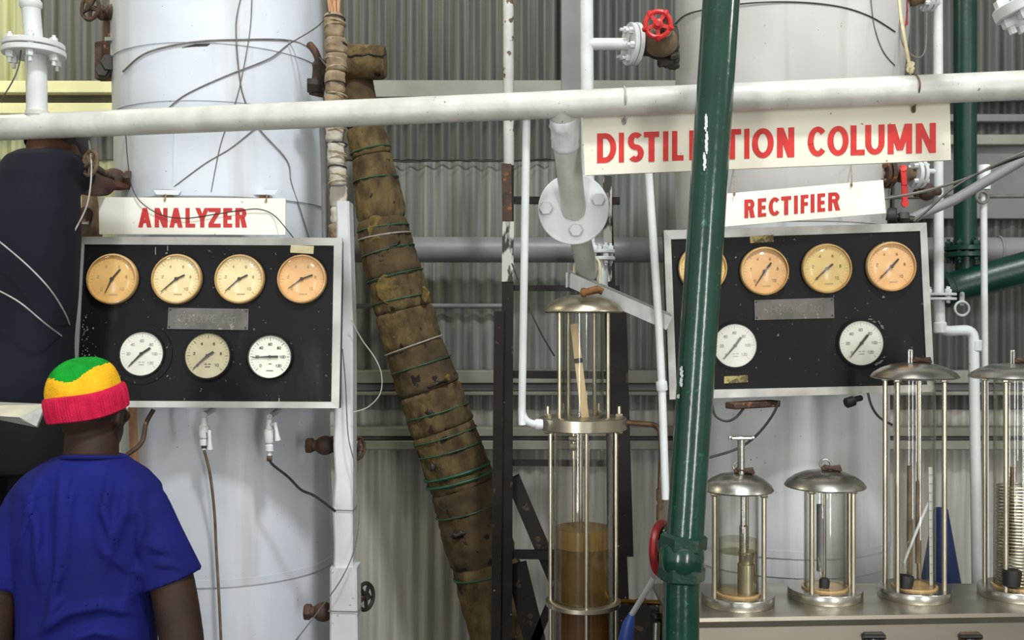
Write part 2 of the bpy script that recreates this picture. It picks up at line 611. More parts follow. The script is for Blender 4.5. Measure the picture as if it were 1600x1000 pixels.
M['sticker'] = mat('cream_sticker', (226, 216, 178), (206, 194, 152), 0.6, scale=40)
M['sticker_worn'] = mat('worn_yellow_sticker', (178, 164, 104), (96, 88, 58), 0.7, scale=50, lo=.45, hi=.55)
M['skin'] = mat('dark_brown_skin', (52, 35, 27), (42, 28, 22), 0.6, spec=0.25, scale=20, bump=0.15, bscale=180)
M['skin2'] = mat('warm_brown_skin', (84, 54, 40), (70, 44, 34), 0.6, spec=0.25, scale=20, bump=0.15, bscale=180)
M['hair'] = mat('short_black_hair', (22, 18, 17), (30, 25, 22), 0.8, scale=60, bump=0.8, bscale=260)
M['shirt_blue'] = mat('blue_cotton', (20, 26, 104), (17, 22, 88), 0.85, scale=5, bump=0.12, bscale=420, spec=0.2)
M['shirt_black'] = mat('navy_black_cotton', (26, 27, 38), (20, 21, 30), 0.85, scale=5, bump=0.12, bscale=300, spec=0.2)
M['trousers'] = mat('black_trousers', (22, 21, 22), (30, 28, 28), 0.85, scale=5, bump=0.15, bscale=200, spec=0.2)
M['jeans'] = mat('dark_denim', (32, 36, 52), (44, 48, 66), 0.85, scale=30, bump=0.15, bscale=300, spec=0.2)
M['boot'] = mat('dark_boot_leather', (30, 24, 20), (40, 32, 26), 0.5, scale=20)
M['knit_green'] = mat('green_knit', (22, 150, 46), (16, 128, 38), 0.95, scale=30, bump=0.6, bscale=240, spec=0.15)
M['knit_yellow'] = mat('yellow_knit', (240, 186, 40), (226, 168, 30), 0.95, scale=30, bump=0.6, bscale=240, spec=0.15)
M['knit_red'] = mat('crimson_knit', (202, 36, 74), (184, 26, 62), 0.95, scale=30, bump=0.6, bscale=240, spec=0.15)
M['fray'] = mat('frayed_rope', (206, 160, 124), (184, 136, 100), 0.9, scale=30)


# ------------------------------------------------------------------ lettering: every letter is cut from bars and bands
def band(cx, cy, ro, rO, ri, rI, a0, a1, n=14):
    out = []
    for i in range(n):
        t0 = math.radians(a0 + (a1 - a0) * i / n)
        t1 = math.radians(a0 + (a1 - a0) * (i + 1) / n)
        out.append([(cx + ri * math.cos(t0), cy + rI * math.sin(t0)), (cx + ro * math.cos(t0), cy + rO * math.sin(t0)),
                    (cx + ro * math.cos(t1), cy + rO * math.sin(t1)), (cx + ri * math.cos(t1), cy + rI * math.sin(t1))])
    return out


def rc(x0, y0, x1, y1):
    return [(x0, y0), (x1, y0), (x1, y1), (x0, y1)]


def letter(ch, a, b):
    """polygons in a unit box; a = upright width, b = crossbar height"""
    if ch == 'I':
        return [rc(0, 0, 1, 1)]
    if ch == 'L':
        return [rc(0, 0, a, 1), rc(a, 0, 1, b)]
    if ch == 'T':
        return [rc(0, 1 - b, 1, 1), rc(.5 - a / 2, 0, .5 + a / 2, 1 - b)]
    if ch in 'EF':
        p = [rc(0, 0, a, 1), rc(a, 1 - b, 1, 1), rc(a, .5 - b / 2, .92, .5 + b / 2)]
        return p + ([rc(a, 0, 1, b)] if ch == 'E' else [])
    if ch == 'Z':
        return [rc(0, 1 - b, 1, 1), rc(0, 0, 1, b), [(0, b), (a * 1.15, b), (1, 1 - b), (1 - a * 1.15, 1 - b)]]
    if ch == 'N':
        return [rc(0, 0, a, 1), rc(1 - a, 0, 1, 1), [(0, 1), (a * 1.1, 1), (1, 0), (1 - a * 1.1, 0)]]
    if ch == 'M':
        return [rc(0, 0, a, 1), rc(1 - a, 0, 1, 1), [(0, 1), (a * 1.25, 1), (.5 + a * .5, .12), (.5 - a * .5, .12)], [(1 - a * 1.25, 1), (1, 1), (.5 + a * .5, .12), (.5 - a * .5, .12)]]
    if ch == 'A':
        return [[(0, 0), (a * 1.05, 0), (.5 + a * .5, 1), (.5 - a * .5, 1)], [(1 - a * 1.05, 0), (1, 0), (.5 + a * .5, 1), (.5 - a * .5, 1)], rc(.22, .22, .78, .22 + b)]
    if ch == 'Y':
        return [rc(.5 - a / 2, 0, .5 + a / 2, .45), [(0, 1), (a * 1.1, 1), (.5 + a / 2, .42), (.5 - a / 2, .42)], [(1 - a * 1.1, 1), (1, 1), (.5 + a / 2, .42), (.5 - a / 2, .42)]]
    if ch == 'O':
        return band(.5, .5, .5, .5, .5 - a, .5 - b, 0, 360, 28)
    if ch == 'C':
        return band(.56, .5, .56, .5, .56 - a, .5 - b, 42, 318, 24)
    if ch == 'D':
        return [rc(0, 0, a, 1), rc(a, 0, .4, b), rc(a, 1 - b, .4, 1)] + band(.4, .5, .6, .5, .6 - a, .5 - b, -90, 90)
    if ch == 'U':
        return [rc(0, .4, a, 1), rc(1 - a, .4, 1, 1)] + band(.5, .4, .5, .4, .5 - a, .4 - b, 180, 360)
    if ch == 'R':
        h = .28
        return [rc(0, 0, a, 1), rc(a, 1 - b, .55, 1), rc(a, 1 - 2 * h, .55, 1 - 2 * h + b)] + band(.55, 1 - h, .40, h, .40 - a, h - b, -90, 90, 10) + \
            [[(.42, 1 - 2 * h + b * .3), (.42 + a * 1.05, 1 - 2 * h + b * .3), (1, 0), (1 - a * 1.15, 0)]]
    if ch == 'S':
        r = (1 + b) / 4
        return band(.5, 1 - r, .48, r, .48 - a, r - b, 40, 270, 16) + band(.5, r, .5, r, .5 - a, r - b, 90, -140, 16)
    return []


def strokes(bm, lines, f, w, nv, dz):
    """thin stroke lettering: polylines in a plane drawn as thick lines"""
    for ln in lines:
        for (x0, y0), (x1, y1) in zip(ln[:-1], ln[1:]):
            p, q = f(x0, y0), f(x1, y1)
            t = (q - p)
            if t.length < 1e-9:
                continue
            t.normalize()
            s = t.cross(nv).normalized() * (w / 2)
            o = nv * dz
            e = t * (w * .3)
            bm.faces.new([bm.verts.new(v) for v in (p - s + o - e, q - s + o + e, q + s + o + e, p + s + o - e)])


GL = {'0': [[(.2, 0), (.8, 0), (1, .3), (1, .7), (.8, 1), (.2, 1), (0, .7), (0, .3), (.2, 0)]], '1': [[(.5, 0), (.5, 1), (.2, .8)]],
      '2': [[(0, .8), (.3, 1), (.8, 1), (1, .75), (0, 0), (1, 0)]], '4': [[(.75, 0), (.75, 1), (0, .3), (1, .3)]],
      '6': [[(.9, .9), (.5, 1), (.1, .7), (0, .3), (.3, 0), (.8, 0), (1, .3), (.7, .55), (.1, .45)]],
      '8': [[(.5, .52), (.1, .75), (.4, 1), (.6, 1), (.9, .75), (.5, .52), (0, .25), (.3, 0), (.7, 0), (1, .25), (.5, .52)]],
      'J': [[(.8, 1), (.8, .2), (.5, 0), (.1, .1)]], 'H': [[(0, 0), (0, 1)], [(1, 0), (1, 1)], [(0, .5), (1, .5)]],
      'N': [[(0, 0), (0, 1), (1, 0), (1, 1)]], 'D': [[(0, 0), (0, 1), (.6, 1), (1, .7), (1, .3), (.6, 0), (0, 0)]],
      'R': [[(0, 0), (0, 1), (.8, 1), (1, .8), (.8, .5), (0, .5)], [(.5, .5), (1, 0)]], 'E': [[(1, 0), (0, 0), (0, 1), (1, 1)], [(0, .5), (.8, .5)]],
      'C': [[(1, .8), (.7, 1), (.3, 1), (0, .7), (0, .3), (.3, 0), (.7, 0), (1, .2)]],
      '&': [[(1, 0), (.2, .8), (.4, 1), (.65, .8), (.1, .35), (.3, 0), (.6, 0), (1, .4)]]}
GL['O'] = GL['0']

# ------------------------------------------------------------------ the setting
WALLD = 4.92


def zat(py, d):
    return CAMZ - (py - 500) / F * d


b = B()
box(b, (0.2, WALLD + 0.10, 2.3), (9.4, 0.06, 4.6))
wall = obj('wall_back', b, M['brown_board'], smooth=False)
wall['kind'] = 'structure'
PITCH = 0.076


def sheet_mesh(z0, z1):
    me = bpy.data.meshes.new('corrugated_sheet')
    n = 9 * 8
    vs, fs = [], []
    w = 9 * PITCH + 0.03
    for i in range(n + 5):
        x = -w / 2 + w * i / (n + 4)
        y = -0.0105 * math.cos(2 * PI * x / PITCH)
        vs += [(x, y, z0), (x, y, z1), (x, y + 0.0015, z0), (x, y + 0.0015, z1)]
    for i in range(n + 4):
        a, c = 4 * i, 4 * i + 4
        fs += [(a, c, c + 1, a + 1), (a + 2, a + 3, c + 3, c + 2), (a, a + 2, c + 2, c), (a + 1, c + 1, c + 3, a + 3)]
    me.from_pydata(vs, [], fs)
    for p in me.polygons:
        p.use_smooth = True
    me.set_sharp_from_angle(angle=math.radians(40))
    return me


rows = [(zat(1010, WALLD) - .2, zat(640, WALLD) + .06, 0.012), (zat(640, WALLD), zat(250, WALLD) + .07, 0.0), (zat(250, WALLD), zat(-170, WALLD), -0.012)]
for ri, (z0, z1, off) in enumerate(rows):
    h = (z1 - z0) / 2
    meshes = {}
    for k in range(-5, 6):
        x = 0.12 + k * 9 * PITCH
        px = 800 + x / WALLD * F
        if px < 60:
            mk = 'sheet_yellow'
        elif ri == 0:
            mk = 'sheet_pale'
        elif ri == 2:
            mk = 'sheet_dark'  # shade on the upper wall is put into the sheet colour
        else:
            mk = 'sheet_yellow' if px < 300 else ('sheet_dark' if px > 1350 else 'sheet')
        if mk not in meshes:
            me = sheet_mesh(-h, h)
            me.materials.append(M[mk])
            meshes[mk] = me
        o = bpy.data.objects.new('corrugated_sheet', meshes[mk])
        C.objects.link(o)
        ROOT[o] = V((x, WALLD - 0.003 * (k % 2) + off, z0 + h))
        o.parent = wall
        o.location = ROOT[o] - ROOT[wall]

trim_n = [0]


def girt(px0, px1, y0, y1, d, dep, m, bev=0.004):
    trim_n[0] += 1
    a = P(px0, y0, d)
    c = P(px1, y1, d)
    bb = B()
    box(bb, ((a.x + c.x) / 2, d + dep / 2, (a.z + c.z) / 2), (c.x - a.x, dep, a.z - c.z), None, bev)
    o = obj('trim_%d' % trim_n[0], bb, M[m], smooth=False)
    o['kind'] = 'structure'
    return o


GD = WALLD - 0.014
girt(505, 1750, 125, 152, GD - .10, .10, 'girt')
girt(-400, 480, 126, 145, GD - .10, .10, 'girt_cream')
girt(-400, 480, 145.5, 160, GD - .05, .05, 'brown_board')
girt(-400, 480, 160.5, 178, GD - .09, .09, 'girt_cream')
girt(300, 1800, 579, 599, GD - .09, .09, 'girt')
girt(300, 1800, 599.6, 611, GD - .05, .05, 'girt_grey')
girt(300, 1800, 612, 618, GD - .08, .08, 'girt')
girt(300, 1800, 668, 682, GD - .09, .09, 'girt')
girt(300, 1800, 683, 688, GD - .04, .04, 'girt_grey')
girt(300, 1800, 689, 703, GD - .10, .10, 'girt')
girt(1398, 1800, 178, 190, GD - .06, .06, 'girt_grey')
girt(1398, 1800, 210, 226, GD - .09, .09, 'girt')
girt(1398, 1800, 226.5, 342, GD - .04, .04, 'girt_grey')

b = B()
box(b, (0, 0.6, -0.05), (9.4, 9.6, 0.1))
fl = obj('floor', b, M['concrete'], smooth=False)
fl['kind'] = 'structure'
b = B()
box(b, (0, 1.0, 8.2), (9.4, 8.0, 0.08))
ce = obj('ceiling', b, M['sheet_dark'], smooth=False)
ce['kind'] = 'structure'
for sx, nm in ((-4.55, 'wall_left'), (4.95, 'wall_right')):
    b = B()
    box(b, (sx, 2.6, 4.1), (0.1, 4.8, 8.2))
    o = obj(nm, b, M['sheet_pale'], smooth=False)
    o['kind'] = 'structure'

# thick grey pipe along the wall
t = thing('wall_pipe', 'thick grey horizontal pipe along the corrugated wall behind the leaning brown pipe', 'pipe')
b = B()
cyl(b, P(480, 390, 4.68), P(1800, 391, 4.68), S(20, 4.68), 24)
obj('pipe', b, M['grey_pipe'], t)
b = B()
for px in (520, 1085, 1560):
    torus(b, P(px, 390, 4.68), (1, 0, 0), S(20.5, 4.68), 0.006, 24, 6)
obj('joint_ring', b, M['grey_pipe'], t)
b = B()
cyl(b, P(500, 478, 4.85), P(795, 478, 4.85), S(4, 4.85), 10)
solo('wall_conduit', b, M['grey_pipe'], 'thin grey conduit on the corrugated wall just below the thick wall pipe', 'conduit')

# ------------------------------------------------------------------ the two columns
AXL = (3.62, 0.357)     # depth, radius
AXR = 3.68


def colL(py):           # centre of the analyser column at a given picture height
    return 342 + 20 * py / 1000


def column(name, label, yc, mats, segs, cxf, rf):
    t = thing(name, label, 'column')
    for (ya, yb, lipa, lipb) in segs:
        b = B()
        rl = []
        n = 96
        m = 14
        for i in range(m + 1):
            py = yb + (ya - yb) * i / m
            z = zat(py, yc - rf(py))
            x = (cxf(py) - 800) / F * yc
            f = i / m
            r = rf(py) + lipb * (1 - f) + lipa * f
            ring = []
            for k in range(n):
                a = 2 * PI * k / n
                p = V((x + math.cos(a) * r, yc + math.sin(a) * r, z))
                dn = noise.noise(V((p.x * 4, p.z * 3.2, 7.3 + p.y))) * 0.0035
                dn += noise.noise(V((p.x * 11, p.z * 5, 2.3))) * 0.0014
                p += V((math.cos(a), math.sin(a), 0)) * dn
                ring.append(p)
            rl.append(ring)
        rings(b, rl)
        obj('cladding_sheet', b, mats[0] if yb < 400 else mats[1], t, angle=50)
    return t


rL = lambda py: AXL[1]
tcol = column('analyzer_column', 'white sheet-clad cylindrical column behind the ANALYZER gauge panel', AXL[0], (M['column'], M['column']),
              [(-120, 66, 0, .004), (66, 157, 0, .003), (157, 306, 0, .005), (306, 470, -.002, .002), (470, 640, 0, .002), (640, 906, 0, .004), (906, 918, .005, .005), (918, 1560, 0, 0)], colL, rL)
# vertical lap joint and lifted tabs on the cladding
xcl = lambda py: (colL(py) - 800) / F * AXL[0]


def onL(px, py, off=0.004):
    return on_cyl(px, py, xcl(py), AXL[0], AXL[1], off)


b = B()
beam(b, onL(275, 205, .003), onL(273, 304, .005), 0.012, 0.004)
obj('lap_joint', b, M['column'], tcol)
for px in (262, 412):
    b = B()
    p = onL(px, 303, .01)
    prism(b, [p + V((-.045, 0, .012)), p + V((.045, 0, .012)), p + V((.04, -.02, -.006)), p + V((-.03, -.016, -.004))], (0, .003, .003))
    obj('lifted_tab', b, M['column'], tcol)
    b = B()
    box(b, p + V((.005, -.012, -.012)), (.03, .012, .014), None, .003)
    obj('wire_tie', b, M['rust_orange'], tcol)
b = B()
p0, p1 = onL(284, 74, .003), onL(328, 69, .003)
prism(b, [p0, p0 + (p1 - p0) * .5 + V((0, 0, .006)), p1 + V((0, 0, .002)), p1 + V((-.01, 0, -.006))], (0, .004, 0))
obj('torn_seam', b, M['black_iron'], tcol, smooth=False)

rRf = lambda py: (0.404 - 0.00012 * max(0, py)) if py < 420 else (0.354 if py > 620 else 0.3536)
cRf = lambda py: 1234 - 16 * min(1, max(0, py) / 300) + (8 if py > 420 else 0)
tcr = column('rectifier_column', 'greyish white cylindrical column behind the RECTIFIER gauge panel', AXR, (M['column_upper_dim'], M['column2']),
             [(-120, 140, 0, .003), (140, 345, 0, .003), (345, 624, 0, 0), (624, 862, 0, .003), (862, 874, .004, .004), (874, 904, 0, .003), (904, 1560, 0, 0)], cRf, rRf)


def onR(px, py, off=0.004):
    return on_cyl(px, py, (cRf(py) - 800) / F * AXR, AXR, rRf(py), off)


# ------------------------------------------------------------------ gauge panels
def gauge(par, c, u, v, n, r, style, dial, tail, tip, label, frame_pt, ang_numbers):
    """a round dial: case, dial, printed marks, needle, lens; tail / tip are points on the dial plane"""
    rd, hd = {'dome': (r * .925, .012), 'rimmed': (r * .965, .010), 'flush': (r * .985, .003)}[style]
    b = B()
    disc(b, c + n * (hd / 2), n, rd, hd, 40)
    g = obj('gauge', b, M[dial], par, smooth=False, label=label)
    b = B()
    if style == 'dome':
        lathe(b, [(r * .98, 0), (r, .004), (r, .016), (r * .97, .021), (r * .925, .022), (r * .92, .008)], c, n, 40, False)
        obj('case_rim', b, M['rim_tan'], g)
    elif style == 'rimmed':
        lathe(b, [(r * 1.04, 0), (r * 1.05, .004), (r * 1.04, .016), (r * .99, .019), (r * .97, .009)], c, n, 40, False)
        obj('bezel', b, M['black'], g)
    else:
        annulus(b, c + n * .002, n, r * (1.38 if dial == 'dial_white' and 'ring' in (label or '') else 1.12), r * 1.0, .003, 40)
        annulus(b, c + n * .005, n, r * 1.07, r * .99, .008, 40)
        obj('bezel', b, M['black_board'], g)
    # printed scale
    ink = M['ink_faint'] if dial in ('dial_tan', 'dial_peach', 'dial_yellow', 'dial_cream') else (M['ink'] if style == 'rimmed' or dial == 'dial_old' else M['ink_grey'])
    b = B()
    f = lambda x, y: c + u * (x * rd) + v * (y * rd)
    for k in range(31):
        a = math.radians(225 - 270 * k / 30)
        l = .84 if k % 5 else .78
        strokes(b, [[(.92 * math.cos(a), .92 * math.sin(a)), (l * math.cos(a), l * math.sin(a))]], f, rd * (.014 if k % 5 else .025), n, hd + .0006)
    nums = ang_numbers
    for k, s in enumerate(nums):
        a = math.radians(225 - 270 * k / (len(nums) - 1))
        cx, cy = .60 * math.cos(a), .60 * math.sin(a)
        w = .075
        for q, ch in enumerate(s):
            ox = cx + (q - len(s) / 2) * w * 1.25
            strokes(b, [[(ox + x * w, cy - .055 + y * .11) for x, y in ln] for ln in GL[ch]], f, rd * .028, n, hd + .0006)
    if style == 'dome':
        strokes(b, [[(-.08, -.66), (.24, -.66)]], f, rd * .06, n, hd + .0006)
    elif style == 'flush':
        strokes(b, [[(-.12, -.38), (-.03, -.38)], [(.05, -.38), (.14, -.38)], [(-.1, -.50), (.12, -.50)]], f, rd * .05, n, hd + .0006)
    else:
        strokes(b, [[(-.14, -.66), (.16, -.66)], [(-.05, -.34), (.08, -.34)]], f, rd * .045, n, hd + .0006)
    obj('scale_marks', b, ink, g, smooth=False)
    # needle: fat tail, thin pointer, hub
    b = B()
    o = n * (hd + .004)
    t1 = (tip - tail).normalized()
    s = t1.cross(n)
    pv = c
    w0 = rd * (.11 if style != 'dome' else .075)
    prism(b, [tail - s * w0 * .5 + o, tail + s * w0 * .5 + o, pv + s * w0 * .42 + o, tip + s * w0 * .14 + o, tip - s * w0 * .14 + o, pv - s * w0 * .42 + o], n * .0015)
    disc(b, c + o + n * .001, n, rd * .075, .004, 14)
    obj('needle', b, M['ink'], g, smooth=False)
    b = B()
    if style == 'dome':
        lathe(b, [(r * .93, .021), (r * .90, .027), (r * .78, .034), (r * .5, .040), (r * .2, .0425), (0, .043)], c, n, 40, False)
        obj('lens', b, M['glass_lens'], g)
    else:
        lathe(b, [(rd * .99, hd + .008), (rd * .5, hd + .0085), (0, hd + .0085)], c, n, 40, False)
        obj('lens', b, M['glass_lens'], g)
    return g


def panel(name, label, corners, D, inner, frame_mat, dep, tilt_d):
    """corners TL,TR,BR,BL in pixels; tilt_d = (extra depth top, extra depth bottom)"""
    TL, TR, BR, BL = [P(x, y, D + (tilt_d[0] if i < 2 else tilt_d[1])) for i, (x, y) in enumerate(corners)]
    o = (TL + TR + BR + BL) / 4
    u = ((TR - TL) + (BR - BL)).normalized()
    v = ((TL - BL) + (TR - BR))
    v = (v - u * v.dot(u)).normalized()
    n = u.cross(v)
    q = lambda x, y: on_plane(x, y, o, n)
    t = thing(name, label, 'gauge panel')
    oc = [q(*c) for c in corners]
    ic = [q(*c) for c in inner]
    b = B()
    prism(b, [(p + (o - p) * .012) - n * .008 for p in oc], -n * dep)
    obj('panel_box', b, M['black_board'], t, smooth=False)
    b = B()
    prism(b, [p + (p - o) * .006 - n * .001 for p in ic], -n * .006)
    obj('face_board', b, M['black_board'], t, smooth=False)
    for k in range(4):
        j = (k + 1) % 4
        b = B()
        prism(b, [oc[k] + n * .004, oc[j] + n * .004, ic[j] + n * .004, ic[k] + n * .004], -n * .014)
        obj('frame_bar', b, frame_mat, t, smooth=False)
    return t, o, u, v, n, q


def fit_gauge(pn, cx, cy, rx, style, dial, tail, tip, label, nums):
    t, o, u, v, n, q = pn
    c = q(cx, cy)
    r = (q(cx + rx, cy) - c).length
    gauge(t, c, u, v, n, r, style, dial, q(*tail), q(*tip), label, None, nums)


pA = panel('gauge_panel', 'black gauge panel with seven round dials in a steel frame under the ANALYZER sign',
           [(119, 370), (535, 372), (530, 638), (106, 636)], 3.135, [(132, 382), (522, 384), (518, 628), (119, 626)], M['frame_steel'], .055, (.03, -.03))
N1 = ['0', '20', '40', '60', '80', '100', '120']
N2 = ['0', '2', '4', '6', '8', '10']
for a in [(178, 437, 40, 'dome', 'dial_tan', (191, 422), (167, 459), 'tan discoloured gauge, top row, far left on the analyzer panel'),
          (278, 437, 39.5, 'dome', 'dial_cream', (291, 431), (254, 457), 'cream gauge second in the top row of the analyzer panel'),
          (376, 437, 39, 'dome', 'dial_cream', (389, 431), (354, 456), 'cream gauge with brown stained rim on the analyzer panel'),
          (473, 437, 38.5, 'dome', 'dial_peach', (490, 431), (452, 452), 'peach gauge under the cream sticker on the analyzer panel')]:
    fit_gauge(pA, *a, N2)
fit_gauge(pA, 222, 553, 34.5, 'flush', 'dial_white', (236, 544), (202, 573), 'white gauge in a black ring, bottom left of analyzer panel', N1)
fit_gauge(pA, 325, 556, 35.5, 'flush', 'dial_old', (335, 550), (303, 576), 'yellowed olive gauge in the bottom row of analyzer panel', N2)
fit_gauge(pA, 423, 558, 34, 'rimmed', 'dial_white', (436, 558), (396, 559), 'white gauge in a raised black bezel, bottom right of analyzer panel', N1)

pR = panel('gauge_panel', 'dark gauge panel with six round dials in a steel frame under the RECTIFIER sign',
           [(1037, 360), (1447, 348), (1460, 612), (1046, 624)], 3.145, [(1048, 374), (1437, 361), (1448, 601), (1057, 610)], M['frame_steel2'], .055, (.0, .0))
for a in [(1097, 420, 38, 'dome', 'dial_yellow', (1108, 406), (1082, 446), 'yellow gauge half hidden behind the green pipe'),
          (1193, 424, 38, 'dome', 'dial_peach', (1203, 411), (1178, 447), 'peach gauge second in the top row of the rectifier panel'),
          (1290, 420, 39, 'dome', 'dial_yellow', (1299, 413), (1271, 438), 'yellow cream gauge third in the top row of the rectifier panel'),
          (1390, 417, 39, 'dome', 'dial_peach', (1401, 405), (1371, 436), 'peach gauge at the right end of the rectifier panel')]:
    fit_gauge(pR, *a, N2)
fit_gauge(pR, 1148, 540, 34, 'flush', 'dial_white', (1157, 527), (1130, 561), 'white gauge beside the green pipe on the rectifier panel', N1)
fit_gauge(pR, 1345, 536, 35, 'flush', 'dial_white', (1355, 523), (1327, 559), 'white gauge with peeling paint around it on the rectifier panel', N1)


def plate(pn, corners, mk, name, text=False, label=None):
    t, o, u, v, n, q = pn
    b = B()
    cs = [q(*c) for c in corners]
    prism(b, [p + n * .0045 for p in cs], -n * .004)
    pl = obj(name, b, M[mk], t, smooth=False, label=label)
    if text:
        (x0, y0), (x1, y1), (x2, y2), (x3, y3) = corners
        f = lambda x, y: q(x0 + (x1 - x0) * x + (x3 - x0) * y, y0 + (y1 - y0) * x + (y3 - y0) * y)
        b = B()
        words = [('JOHN', .08, .052), ('DORE', .36, .052), ('&', .67, .032), ('CO', .75, .04)]
        for wd, xs, cw in words:
            for k, ch in enumerate(wd):
                hh = .34 if cw > .05 else .24
                strokes(b, [[(xs + k * cw * 1.28 + x * cw, .66 - y * hh) for x, y in ln] for ln in GL[ch]], f, .0016, n, .005)
        obj('lettering', b, M['plate_text'], pl, smooth=False)
        b = B()
        for (xx, yy) in ((.025, .1), (.975, .1), (.025, .9), (.975, .9)):
            disc(b, f(xx, yy) + n * .005, n, .0026, .003, 8)
        obj('rivet', b, M['black_iron'], pl)
    return pl


plate(pA, [(264, 481), (389, 483), (388, 516), (262, 514)], 'plate', 'nameplate', True)
plate(pA, [(455, 383), (491, 385), (490, 397), (454, 395)], 'sticker', 'sticker')
plate(pR, [(1178, 469), (1302, 465), (1303, 497), (1179, 500)], 'plate', 'nameplate', True)
plate(pR, [(1171, 369), (1208, 367), (1208, 378), (1172, 380)], 'sticker_worn', 'sticker')
plate(pR, [(1131, 588), (1168, 586), (1168, 597), (1131, 599)], 'sticker_worn', 'sticker')
# torn paint around the lower right rectifier gauge and white scrapes on the analyser board
t, o, u, v, n, q = pR
b = B()
R.seed(3)
for k in range(18):
    a = math.radians(72 - k * 4 - (60 if k > 10 else 0))
    rr = 39 + R.uniform(-1, 4)
    p = q(1345 + rr * math.cos(a), 536 - rr * math.sin(a))
    s = R.uniform(.002, .007)
    prism(b, [p + u * s + n * .006, p + v * s * .6 + n * .007, p - u * s * .8 + n * .006, p - v * s * .5 + n * .0055], -n * .003)
obj('peeling_paint', b, M['plate_text'], t, smooth=False, kind='stuff')
t, o, u, v, n, q = pA
b = B()
for k in range(44):
    px = 128 + abs(R.gauss(0, 9))
    py = R.uniform(492, 560)
    p = q(px, py)
    s = R.uniform(.0006, .0026)
    prism(b, [p + u * s + n * .0005, p + v * s * R.uniform(.6, 2) + n * .0005, p - u * s * .8 + n * .0005, p - v * s * .7 + n * .0005], -n * .0012)
for (px, py, l) in ((243, 386, 12), (262, 384, 8), (436, 622, 14)):
    p, p2 = q(px, py), q(px, py + l)
    beam(b, p, p2, .0025, .001)
obj('paint_scrapes', b, M['girt'], t, smooth=False, kind='stuff')
# stand-off brackets that carry the panels on the columns
for pn, xs, onf in ((pA, (200, 440), onL), (pR, (1150, 1340), onR)):
    t, o, u, v, n, q = pn
    for x in xs:
        for y in (400, 600):
            b = B()
            p = q(x, y) - n * .05
            beam(b, p, onf(x, y, -.01), .04, .04, (0, 0, 1))
            obj('stand_off_bracket', b, M['black_iron'], t, smooth=False)


# ------------------------------------------------------------------ signs
def sign(label, corners, depths, letters, ytop, ybot, board_mat, thick, stem, xlines):
    TL, TR, BR, BL = [P(x, y, d) for (x, y), d in zip(corners, depths)]
    o = (TL + TR + BR + BL) / 4
    u = (TR - TL).normalized()
    v = (TL - BL)
    v = (v - u * v.dot(u)).normalized()
    n = u.cross(v)
    q = lambda x, y: on_plane(x, y, o, n)
    t = thing('sign', label, 'sign')
    b = B()
    prism(b, [q(*c) for c in corners], -n * thick)
    obj('board', b, board_mat, t, smooth=False)
    b = B()
    pi_ = 0
    for ch, x0, x1 in letters:
        hh = ybot(x0) - ytop(x0)
        a = 1 if ch == 'I' else stem / (x1 - x0)
        for poly in letter(ch, min(a, .46), stem * .92 / hh):
            pp = []
            for (x, y) in poly:
                px = x0 + (x1 - x0) * x
                yt, yb = ytop(px), ybot(px)
                pp.append(q(px, yb + (yt - yb) * y))
            pi_ += 1
            prism(b, [p + n * (.0013 + .00012 * (pi_ % 9)) for p in pp], -n * .0012)
    obj('lettering', b, M['letter'], t, smooth=False)
    return t, o, u, v, n, q


sA = sign('long white ANALYZER sign in red capitals on top of the left gauge panel', [(154, 308), (446, 310), (446, 367), (155, 366)], (3.2, 3.2, 3.2, 3.2),
          [('A', 216, 237), ('N', 242, 262), ('A', 265, 285.5), ('L', 290, 305), ('Y', 305.5, 327), ('Z', 326, 345), ('E', 349, 363), ('R', 368, 386)],
          lambda x: 325, lambda x: 355.5, M['sign'], .008, 6.6, None)
sR = sign('short tilted white RECTIFIER sign in red capitals above the right gauge panel', [(1094, 306), (1380, 281), (1384, 333), (1096, 357)], (3.08, 3.10, 3.10, 3.08),
          [('R', 1163, 1179.5), ('E', 1184, 1197), ('C', 1201, 1218), ('T', 1220.5, 1236), ('I', 1240.5, 1246.5), ('F', 1251, 1263), ('I', 1266.5, 1272.5), ('E', 1277, 1289), ('R', 1294, 1312.5)],
          lambda x: 312 - (x - 1165) * .0825, lambda x: 341 - (x - 1165) * .085, M['sign'], .008, 6.2, None)
b = B()
prism(b, [sR[5](1380, 281), sR[5](1384, 333), sR[5](1386, 346), sR[5](1382.5, 294)], sR[4] * -.03)
HP0, HP1 = P(-80, 203, 3.02), P(1700, 129, 2.58)
HE0, HE1 = HP0 + (HP0 - HP1) * .5, HP1 + (HP1 - HP0) * .3


def on_header(px):
    a = (px - 800) / F
    d = HP1 - HP0
    s = (a * HP0.y - HP0.x) / (d.x - a * d.y)
    return HP0 + d * s


